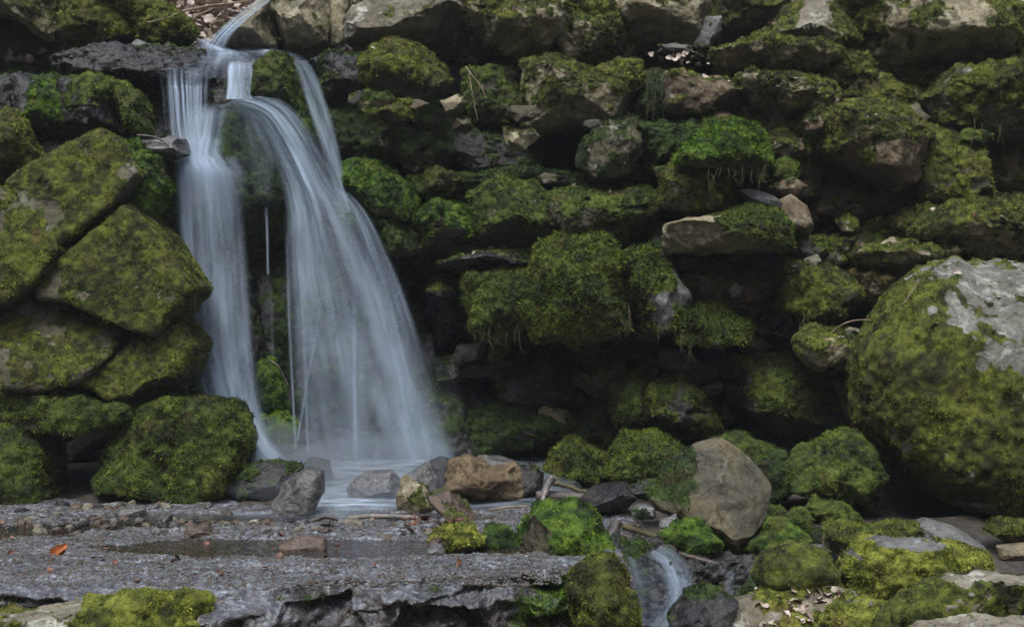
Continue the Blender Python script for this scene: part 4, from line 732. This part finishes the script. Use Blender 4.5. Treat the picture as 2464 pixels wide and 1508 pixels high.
veil("water_band", w5, [(1466,1292,4.86,1500,1282,4.88,.5),(1525,1314,4.70,1578,1300,4.74,.8),(1575,1348,4.56,1640,1332,4.60,1.0),(1602,1400,4.46,1670,1386,4.50,1.0),(1592,1450,4.38,1674,1442,4.42,.9),(1535,1505,4.32,1650,1508,4.36,.8)], seed=13, nu=40, dens=.95, bulge=.02, edge=.4)
w6 = thing("waterfall", "two thin ribbons of water beside the small cascade, lower right", "waterfall")
veil("water_veil", w6, [(1735,1345,4.72,1775,1345,4.72,.5),(1738,1375,4.56,1775,1375,4.56,.7),(1742,1420,4.48,1770,1420,4.48,.7),(1740,1462,4.44,1775,1462,4.44,.5)], seed=14, nu=20, nv=60, dens=.55, edge=.35, bulge=.01)
veil("water_veil", w6, [(1770,1342,4.70,1815,1340,4.70,.4),(1795,1372,4.56,1830,1372,4.56,.6),(1812,1420,4.48,1848,1420,4.48,.6)], seed=15, nu=20, nv=60, dens=.5, edge=.35, bulge=.01)
# ------------------------------------------------------------------ driftwood, twigs, roots, leaves, pebbles, spray
def wood_mat(name, a, b, rough=.8):
    m, t, N, L, P = nt(name)
    g = N.new("ShaderNodeTexCoord"); mp = N.new("ShaderNodeMapping"); mp.inputs["Scale"].default_value = (8, 8, 8); L.new(g.outputs["Object"], mp.inputs[0])
    n = noise_node(N, L, mp.outputs[0], 5, 6, .7, 1.2)
    L.new(ramp(N, L, n.outputs[0], [(.35, a), (.65, b)]).outputs[0], P.inputs["Base Color"]); P.inputs["Roughness"].default_value = rough
    bp = N.new("ShaderNodeBump"); bp.inputs["Distance"].default_value = .005; L.new(n.outputs[0], bp.inputs["Height"]); L.new(bp.outputs[0], P.inputs["Normal"])
    return m
M['wood_dark'] = wood_mat("wet_wood", (.02, .016, .014), (.085, .07, .06), .45)
M['wood_grey'] = wood_mat("grey_driftwood", (.07, .065, .06), (.24, .22, .20), .6)
M['twig'] = wood_mat("dry_twig", (.10, .075, .05), (.30, .23, .16))
M['root'] = wood_mat("root_strand", (.03, .028, .012), (.10, .085, .04))

def tube(pts, r0, r1, n=7, seg=24, seed=0, wob=.15):
    c = catmull(pts, seg); T = np.gradient(c, axis=0); T /= np.linalg.norm(T, axis=1, keepdims=True) + 1e-9
    up = np.array([0.13, .3, .95]); A = np.cross(T, up); A /= np.linalg.norm(A, axis=1, keepdims=True) + 1e-9; B = np.cross(T, A)
    th = np.linspace(0, 2 * np.pi, n + 1)[:-1]
    r = np.linspace(r0, r1, seg)[:, None] * (1 + wob * fbm(np.stack([np.repeat(np.arange(seg), n) * .5, np.tile(np.cos(th), seg), np.tile(np.sin(th), seg)], 1), 2, seed).reshape(seg, n))
    v = c[:, None] + A[:, None] * (np.cos(th)[None, :, None] * r[..., None]) + B[:, None] * (np.sin(th)[None, :, None] * r[..., None])
    i = np.arange(seg * n).reshape(seg, n); j = np.roll(i, -1, 1)
    f = np.stack([i[:-1], j[:-1], j[1:], i[1:]], -1).reshape(-1, 4)
    v = v.reshape(-1, 3); v = np.vstack([v, c[0], c[-1]]); k = len(v)
    cap0 = np.stack([i[0], j[0], np.full(n, k - 2), np.full(n, k - 2)], 1); cap1 = np.stack([j[-1], i[-1], np.full(n, k - 1), np.full(n, k - 1)], 1)
    return v, f, np.vstack([cap0, cap1])[:, :3]
def stick(name, label, cat, pts, r0, r1, mat, seed=0, group=None, parent=None, wob=.15, flat=None):
    P3 = [V(*p) for p in pts]; o = np.mean(P3, 0) if parent is None else np.array(parent.location)
    v, f, c = tube(P3, r0, r1, seed=seed, wob=wob); v = v - o
    tri = np.vstack([f[:, :3], f[:, [0, 2, 3]], c]); me = mk_mesh(name, v, tri, M[mat])
    ob = link(name, me, o, parent)
    if parent is None: tag(ob, label, cat, group)
    return ob
stick('driftwood', 'long grey stick at the far edge of the gravel, in front of the spray', 'driftwood', [(835,1247,5.28),(900,1242,5.30),(960,1243,5.30),(1015,1248,5.30),(1060,1262,5.28)], .011, .008, 'wood_grey', 1)
stick('driftwood', 'curved dark stick left of the long grey stick', 'driftwood', [(728,1262,5.2),(760,1250,5.2),(785,1242,5.2),(815,1250,5.2)], .011, .007, 'wood_dark', 2)
stick('driftwood', 'dark straight branch lying in the shallows, left of centre', 'driftwood', [(395,1278,5.12),(480,1272,5.12),(560,1270,5.13),(650,1268,5.14)], .010, .006, 'wood_dark', 3)
stick('driftwood', 'short dark branch in front of the straight branch in the shallows', 'driftwood', [(240,1290,5.06),(300,1284,5.06),(370,1287,5.06),(410,1290,5.06)], .009, .006, 'wood_dark', 4)
stick('driftwood', 'pale broken post standing against the rusty brown rock', 'driftwood', [(1303,1212,5.55),(1312,1185,5.6),(1322,1160,5.62),(1335,1148,5.62)], .008, .016, 'wood_grey', 5)
stick('driftwood', 'dark wet log lying right of the broken post', 'driftwood', [(1290,1198,5.65),(1340,1195,5.65),(1400,1198,5.62),(1455,1205,5.6)], .030, .022, 'wood_dark', 6)
stick('driftwood', 'bent root behind the broken post', 'driftwood', [(1325,1160,5.8),(1370,1170,5.78),(1400,1182,5.75),(1440,1180,5.72)], .012, .007, 'root', 7)
stick('twig', 'thin pale twig over the dark water left of the glossy stone', 'twig', [(1180,1226,5.4),(1240,1218,5.4),(1300,1219,5.4),(1355,1217,5.4)], .004, .003, 'twig', 8)
stick('driftwood', 'brown plank of driftwood slanting above the small cascade', 'driftwood', [(1472,1280,4.86),(1540,1305,4.76),(1610,1325,4.70),(1700,1350,4.62),(1745,1365,4.6)], .014, .008, 'wood_dark', 9)
stick('driftwood', 'short pale driftwood piece beside the slanting brown plank', 'driftwood', [(1500,1265,4.86),(1550,1280,4.82),(1600,1300,4.78),(1630,1312,4.76)], .013, .008, 'root', 10)
stick('driftwood', 'dark stump between the half veiled boulder and the small cascade', 'driftwood', [(1466,1318,4.72),(1474,1285,4.74),(1484,1258,4.78)], .028, .02, 'wood_dark', 11)
stick('twig', 'twig on the flat wet stone beside the fall', 'twig', [(330,326,6.35),(360,328,6.35),(385,335,6.34),(405,350,6.33)], .006, .004, 'wood_dark', 12)
stick('twig', 'longer curved twig beside the giant boulder', 'twig', [(2000,800,5.92),(2040,775,5.88),(2090,770,5.86),(2130,785,5.8)], .004, .002, 'twig', 13)
stick('twig', 'crossing twig beside the giant boulder, lower', 'twig', [(2075,830,5.85),(2100,800,5.84),(2105,780,5.84),(2125,765,5.82)], .004, .002, 'twig', 14)
stick('twig', 'hair thin twig lying on the upper left shoulder of the giant boulder', 'twig', [(2165,745,5.42),(2185,715,5.42),(2200,690,5.44),(2215,672,5.46)], .0025, .0015, 'twig', 15)
for k, pts in enumerate([[(1120,160,6.85),(1135,180,6.8),(1155,205,6.78),(1170,236,6.77)], [(1128,175,6.85),(1135,215,6.8),(1142,255,6.8),(1150,290,6.8)]]):
    stick('root', ['thin root curving over the dark green cushion rock, right one', 'thin root hanging over the dark green cushion rock, left one'][k], 'root', pts, .003, .002, 'twig', 16 + k)
stick('twig', 'long bare twig crossing the leaf litter above the fall', 'twig', [(440,28,8.0),(500,15,8.0),(560,8,8.0),(640,-4,8.05)], .008, .004, 'twig', 18)
stick('twig', 'short slanting twig on the leaf litter above the fall', 'twig', [(470,40,7.95),(510,22,8.0),(550,0,8.0),(580,-12,8.0)], .006, .003, 'twig', 19)
stick('twig', 'fine twig on the yellow mossy wedge boulder', 'twig', [(355,55,7.1),(385,48,7.1),(410,40,7.1),(440,24,7.2)], .004, .002, 'twig', 20)
stick('twig', 'blackened branch beside the upper moss knob in the fall', 'twig', [(650,868,6.38),(668,880,6.36),(680,900,6.36),(692,925,6.36)], .007, .004, 'wood_dark', 21)

# roots and dripping strands that belong to the mossy rocks
def find(label): return next(o for o in bpy.data.objects if o.get("label", "").startswith(label))
def fringe(lbl, px0, px1, py, D, n, ln, seed, name="hanging_root", r=.0017):
    ob = find(lbl); rg = np.random.default_rng(seed); V_, F_ = [], []; k = 0
    for i in range(max(2, n // 2)):
        x = rg.uniform(px0, px1); y = py + rg.uniform(-14, 10); l = ln * rg.uniform(.25, 1.25); s = rg.normal(0, 5, 3)
        v, f, c = tube([V(x, y - 12, D), V(x + s[0], y + l * .35, D), V(x + s[0] + s[1], y + l * .7, D), V(x + s.sum(), y + l, D)], r * rg.uniform(.8, 1.8), .0008, n=5, seg=9)
        tri = np.vstack([f[:, :3], f[:, [0, 2, 3]], c]); V_.append(v - np.array(ob.location)); F_.append(tri + k); k += len(v)
    me = mk_mesh(name, np.vstack(V_), np.vstack(F_), M['root']); link(name, me, parent=ob)
for a in [('bright green moss capped', 1680, 1860, 415, 6.05, 22, 38, 1), ('hanging tongue of moss', 1632, 1700, 822, 6.02, 10, 40, 2), ('grey ended rock with', 1585, 1640, 785, 6.15, 10, 45, 3),
          ('big shaggy cushion of', 1490, 1512, 745, 6.1, 6, 55, 4), ('overhanging shaggy boulder', 2340, 2420, 300, 6.4, 8, 60, 5), ('dim shaggy rock at the right', 1515, 1540, 300, 6.45, 5, 90, 6),
          ('column of dark dangling', 1530, 1612, 190, 6.8, 14, 90, 7), ('round moss cushion boulder', 1895, 1945, 765, 6.1, 6, 50, 10), ('largest flat faced', 460, 480, 700, 5.95, 3, 60, 11), ('big boxy boulder', 300, 560, 1195, 5.75, 20, 18, 13), ('dark green moss boulder left', 1135, 1260, 800, 6.25, 14, 45, 15)]:
    fringe(*a)

# leaves
def leaf_mat(name, a, b):
    m, t, N, L, P = nt(name); o = N.new("ShaderNodeObjectInfo"); g = N.new("ShaderNodeNewGeometry")
    n = noise_node(N, L, g.outputs["Position"], 30, 3, .6); ad = N.new("ShaderNodeMath"); L.new(n.outputs[0], ad.inputs[0]); L.new(o.outputs["Random"], ad.inputs[1])
    dv = N.new("ShaderNodeMath"); dv.operation = 'MULTIPLY'; dv.inputs[1].default_value = .5; L.new(ad.outputs[0], dv.inputs[0])
    L.new(ramp(N, L, dv.outputs[0], [(.2, a), (.75, b)]).outputs[0], P.inputs["Base Color"]); P.inputs["Roughness"].default_value = .55; return m
M['leaf_dry'] = leaf_mat("dry_leaf", (.17, .125, .09), (.42, .36, .31)); M['leaf_red'] = leaf_mat("wet_red_leaf", (.035, .015, .010), (.16, .055, .025)); M['leaf_orange'] = leaf_mat("orange_leaf", (.28, .07, .015), (.42, .13, .03))
def leaf_geo(rg, s=1.0, curl=.5):
    t = np.linspace(0, 1, 7); w = .36 * np.sin(np.pi * t ** .8) ** .8 * (1 + .15 * rg.normal(size=7)); a = np.array([-1, -.5, 0, .5, 1])
    X = (t - .5)[:, None] + 0 * a[None]; Y = w[:, None] * a[None]; Z = curl * (.5 * (2 * t - 1)[:, None] ** 2 * rg.uniform(-.6, 1) + .9 * Y ** 2 * rg.uniform(.3, 2)) + .04 * rg.normal(size=(7, 5))
    return np.stack([X.ravel(), Y.ravel(), Z.ravel()], 1) * s, grid(5, 7)
rgl = np.random.default_rng(5)
leaf_me = {k: [mk_mesh("leaf", *leaf_geo(rgl, 1.0, .7), M[k]) for _ in range(5)] for k in ('leaf_dry', 'leaf_red', 'leaf_orange')}
def leaf(px, py, D, s, kind, label, group=None, rot=None, dz=.008):
    o = link("leaf", rgl.choice(leaf_me[kind]), V(px, py, D) + np.array([0, 0, dz])); o.scale = (s, s, s)
    o.rotation_euler = rot or (rgl.normal(0, .35), rgl.normal(0, .35), rgl.uniform(0, 6.28)); return tag(o, label, "leaf", group)
leaf(143, 1338, 4.48, .075, 'leaf_orange', 'orange brown leaf standing on edge on the wet grit, lower left', rot=(1.25, -.75, .2), dz=.016).scale = (.075, .05, .05)
def onslab(n, x0, x1, D0, D1):
    for _ in range(n):
        D = rgl.uniform(D0, D1); px = rgl.uniform(x0, x1); x = (px - CX) / KF * D
        h = float(slab_h(np.array([[x]]), np.array([[D]]))[0, 0])
        yield px, CY + (CAMH - max(h, 0)) / D * KF, D
for px, py, D in onslab(48, 0, 1150, 4.0, 5.2): leaf(px, py, D, rgl.uniform(.012, .032), 'leaf_red', 'small dark red brown leaf scrap flattened on the wet grit', 'leaf scraps on the wet grit')
for px, py, D in onslab(16, 960, 1130, 4.9, 5.25): leaf(px, py, D, rgl.uniform(.03, .055), 'leaf_red', 'reddish leaf in the heap against the slanting brown stone', 'leaves heaped by the slanting stone')
from mathutils.bvhtree import BVHTree
bpy.context.view_layer.update()
_s = find('low mossy slab with dry'); _b = BVHTree.FromObject(_s, bpy.context.evaluated_depsgraph_get()); _k = 0
for _ in range(400):
    p = V(rgl.uniform(1790, 2060), 1450, rgl.uniform(3.95, 4.22)); h = _b.ray_cast(Vector((p[0], p[1], 1.0)) - _s.location, Vector((0, 0, -1)))
    if h[0] is None or h[1].z < .45 or (p[0] < 0.8 and rgl.random() < .5): continue
    o = link("leaf", rgl.choice(leaf_me['leaf_dry']), h[0] + _s.location + Vector((0, 0, .004))); s = rgl.uniform(.018, .042); o.scale = (s, s, s)
    o.rotation_euler = (rgl.normal(0, .45), rgl.normal(0, .4), rgl.uniform(0, 6.28)); tag(o, 'pale grey brown dry leaf lying on the low mossy slab', "leaf", 'dry leaves on the low mossy slab'); _k += 1
    if _k >= 60: break
for lb, n_ in [('flat topped grey rock', 9), ('broad sloping mossy', 8), ('squarish olive', 4), ('biggest rounded', 8), ('pear shaped', 3), ('thin wet ledge', 8), ('large tan wedge', 4), ('long mossy shelf', 6), ('lens shaped', 5), ('giant rounded', 4), ('largest flat faced', 2), ('broad moss mound', 8), ('moss topped boulder', 3), ('strip of wet dark debris', 14)]:
    q_ = find(lb); t_ = BVHTree.FromObject(q_, bpy.context.evaluated_depsgraph_get()); bb = [Vector(k) for k in q_.bound_box]; k_ = 0
    for _ in range(80):
        hx, hy = rgl.uniform(bb[0].x, bb[6].x), rgl.uniform(bb[0].y, .3 * bb[6].y); h = t_.ray_cast(Vector((hx, hy, 5)), Vector((0, 0, -1)))
        if h[0] is None or h[1].z < .5: continue
        o = link("leaf", rgl.choice(leaf_me['leaf_dry' if rgl.random() < .6 else 'leaf_red']), h[0] + q_.location + Vector((0, 0, .006))); s = rgl.uniform(.018, .042); o.scale = (s, s, s)
        o.rotation_euler = (rgl.normal(0, .5), rgl.normal(0, .4), rgl.uniform(0, 6.28)); tag(o, 'small stray dead leaf caught on a rock of the wall', "leaf", 'stray leaves on the wall rocks'); k_ += 1
        if k_ >= n_: break
for k in range(30):
    leaf(rgl.uniform(1510, 1730), 148 + rgl.uniform(-22, 14), rgl.uniform(6.95, 7.15), rgl.uniform(.02, .045), 'leaf_dry', 'dry leaf on the ledge above the flat topped grey rock', 'dry leaves on the upper ledge', rot=(rgl.normal(0, .6), rgl.normal(0, .5), rgl.uniform(0, 6.28)), dz=.01)

# leaf litter on the slope above the fall
def litter(name, n, base, rg):
    i = rg.integers(0, len(base), n); p = base[i] + rg.uniform(-.03, .03, (n, 3)); p[:, 2] += .015; Vs, Fs = [], []
    G = [leaf_geo(rg, 1, .6) for _ in range(8)]; k = 0
    for q in range(n):
        v, f = G[q % 8]; e = np.array(Euler((rg.normal(0, .6), rg.normal(0, .5), rg.uniform(0, 6.28))).to_matrix())
        Vs.append(v @ e.T * rg.uniform(.04, .09) + p[q]); Fs.append(f + k); k += len(v)
    return mk_mesh(name, np.vstack(Vs), np.vstack(Fs), M['leaf_dry'])
vis = bank_v[(bank_v[:, 1] < 3.2) & (np.abs(bank_v[:, 0]) < 3.2)]
tag(link("leaf_litter", litter("leaf_litter", 9000, vis, np.random.default_rng(3))), kind='stuff')

# pebbles: individual stones in the shallows, and the grit between them
rgp = np.random.default_rng(9)
peb = []
for k in range(6):
    u, f = ico(4); o = rgp.uniform(-9, 9, 3); v = u * (1 + .22 * fbm(u * 1.3 + o, 2, 200 + k) + .06 * fbm(u * 4 + o, 2, 210 + k))[:, None] * np.array([1, rgp.uniform(.6, .9), rgp.uniform(.4, .65)])
    peb.append((v, f))
pm = {(k, s): mk_mesh("pebble", *peb[k], M[s]) for k in range(6) for s in ('wetgrey', 'wetbrown', 'pale', 'wet')}
def pebble(px, py, D, s, style, label, group):
    o = link("pebble", pm[(int(rgp.integers(6)), style)], V(px, py, D)); o.scale = (s, s, s); o.rotation_euler = (rgp.normal(0, .2), rgp.normal(0, .2), rgp.uniform(0, 6.28)); tag(o, label, "pebble", group)
rgl = rgp
words = {'wetgrey': 'small wet grey pebble', 'wetbrown': 'small wet brown pebble', 'pale': 'small whitish pebble', 'wet': 'small black wet pebble'}
for x0, x1, D0, D1, n, where, grp in [(0, 420, 4.95, 5.45, 60, 'in the amber shallows at the left', 'pebbles in the amber shallows'), (380, 800, 4.9, 5.3, 60, 'among the driftwood in the gravel bar', 'pebbles in the gravel bar'), (780, 1100, 4.85, 5.3, 40, 'on the shore beside the slanting brown stone', 'pebbles by the slanting stone'), (120, 560, 5.45, 5.7, 26, 'along the foot of the green boxy boulder', 'pebbles under the boxy boulder')]:
    for px, py, D in onslab(n, x0, x1, D0, D1):
        st = rgp.choice(['wetgrey', 'wetbrown', 'pale', 'wet'], p=[.38, .30, .10, .22])
        pebble(px, py, D, rgp.uniform(.010, .028) * (1.25 if D > 5.4 else 1), st, words[st] + ' ' + where, grp)
def scatter(name, n, mat, x0, x1, D0, D1, s0, s1, seed):
    rg = np.random.default_rng(seed); D = rg.uniform(D0, D1, n); x = (rg.uniform(x0, x1, n) - CX) / KF * D
    h = slab_h(x[:, None], D[:, None])[:, 0]; u, f = ico(2); s = rg.uniform(s0, s1, (n, 1, 1)) * np.array([1, .8, .6])
    v = u[None] * s * (1 + .3 * rg.normal(size=(n, len(u), 1)) * .5) + np.stack([x, CAMY + D, h], 1)[:, None]
    ff = f[None] + (np.arange(n) * len(u))[:, None, None]
    tag(link(name, mk_mesh(name, v.reshape(-1, 3), ff.reshape(-1, 3), M[mat])), kind='stuff')
scatter("gravel", 9000, 'wetgrey', -60, 1350, 3.95, 5.5, .002, .0075, 71)
scatter("gravel", 3500, 'wetbrown', -60, 1300, 3.95, 5.5, .002, .008, 72)

# spray drifting at the foot of the fall
m, t, N, L, P = nt("spray"); N.remove(P)
pv_ = N.new("ShaderNodeVolumePrincipled"); pv_.inputs["Color"].default_value = (.74, .87, 1, 1); pv_.inputs["Density"].default_value = 1.3; pv_.inputs["Anisotropy"].default_value = .2
L.new(pv_.outputs[0], N["Material Output"].inputs["Volume"]); M['spray'] = m
m2 = m.copy(); m2.node_tree.nodes["Principled Volume"].inputs["Density"].default_value = .13; M['spray_thin'] = m2
for k, (px, py, D, rx, ry, rz, mt) in enumerate([(630, 1095, 6.15, .26, .2, .16, 'spray'), (700, 1120, 6.1, .34, .22, .10, 'spray'), (900, 1110, 6.08, .40, .24, .12, 'spray'), (800, 1165, 5.9, .50, .30, .08, 'spray'), (830, 1205, 5.75, .34, .20, .05, 'spray'), (1000, 1110, 6.05, .30, .2, .14, 'spray_thin'), (900, 960, 6.2, .40, .22, .34, 'spray_thin')]):
    u, f = ico(4); v = u * np.array([rx, ry, rz]) * (1 + .12 * fbm(u * 1.5 + k, 2, k))[:, None]
    tag(link("spray", mk_mesh("spray", v, f, M[mt]), V(px, py, D)), kind='stuff')

# thin haze added over the whole scene to lift the blacks
m, t, N, L, P = nt("black_lift_haze"); N.remove(P)
hz = N.new("ShaderNodeVolumePrincipled"); hz.inputs["Color"].default_value = (.86, .93, 1, 1); hz.inputs["Density"].default_value = .0022; hz.inputs["Anisotropy"].default_value = 0.1
L.new(hz.outputs[0], N["Material Output"].inputs["Volume"])
bm = bmesh.new(); bmesh.ops.create_cube(bm, size=1.0)
for v in bm.verts: v.co = Vector((v.co.x * 54, v.co.y * 54, -2.5 if v.co.z < 0 else 37))
me = bpy.data.meshes.new("haze"); bm.to_mesh(me); bm.free(); me.materials.append(m)
tag(link("haze", me), kind='stuff')
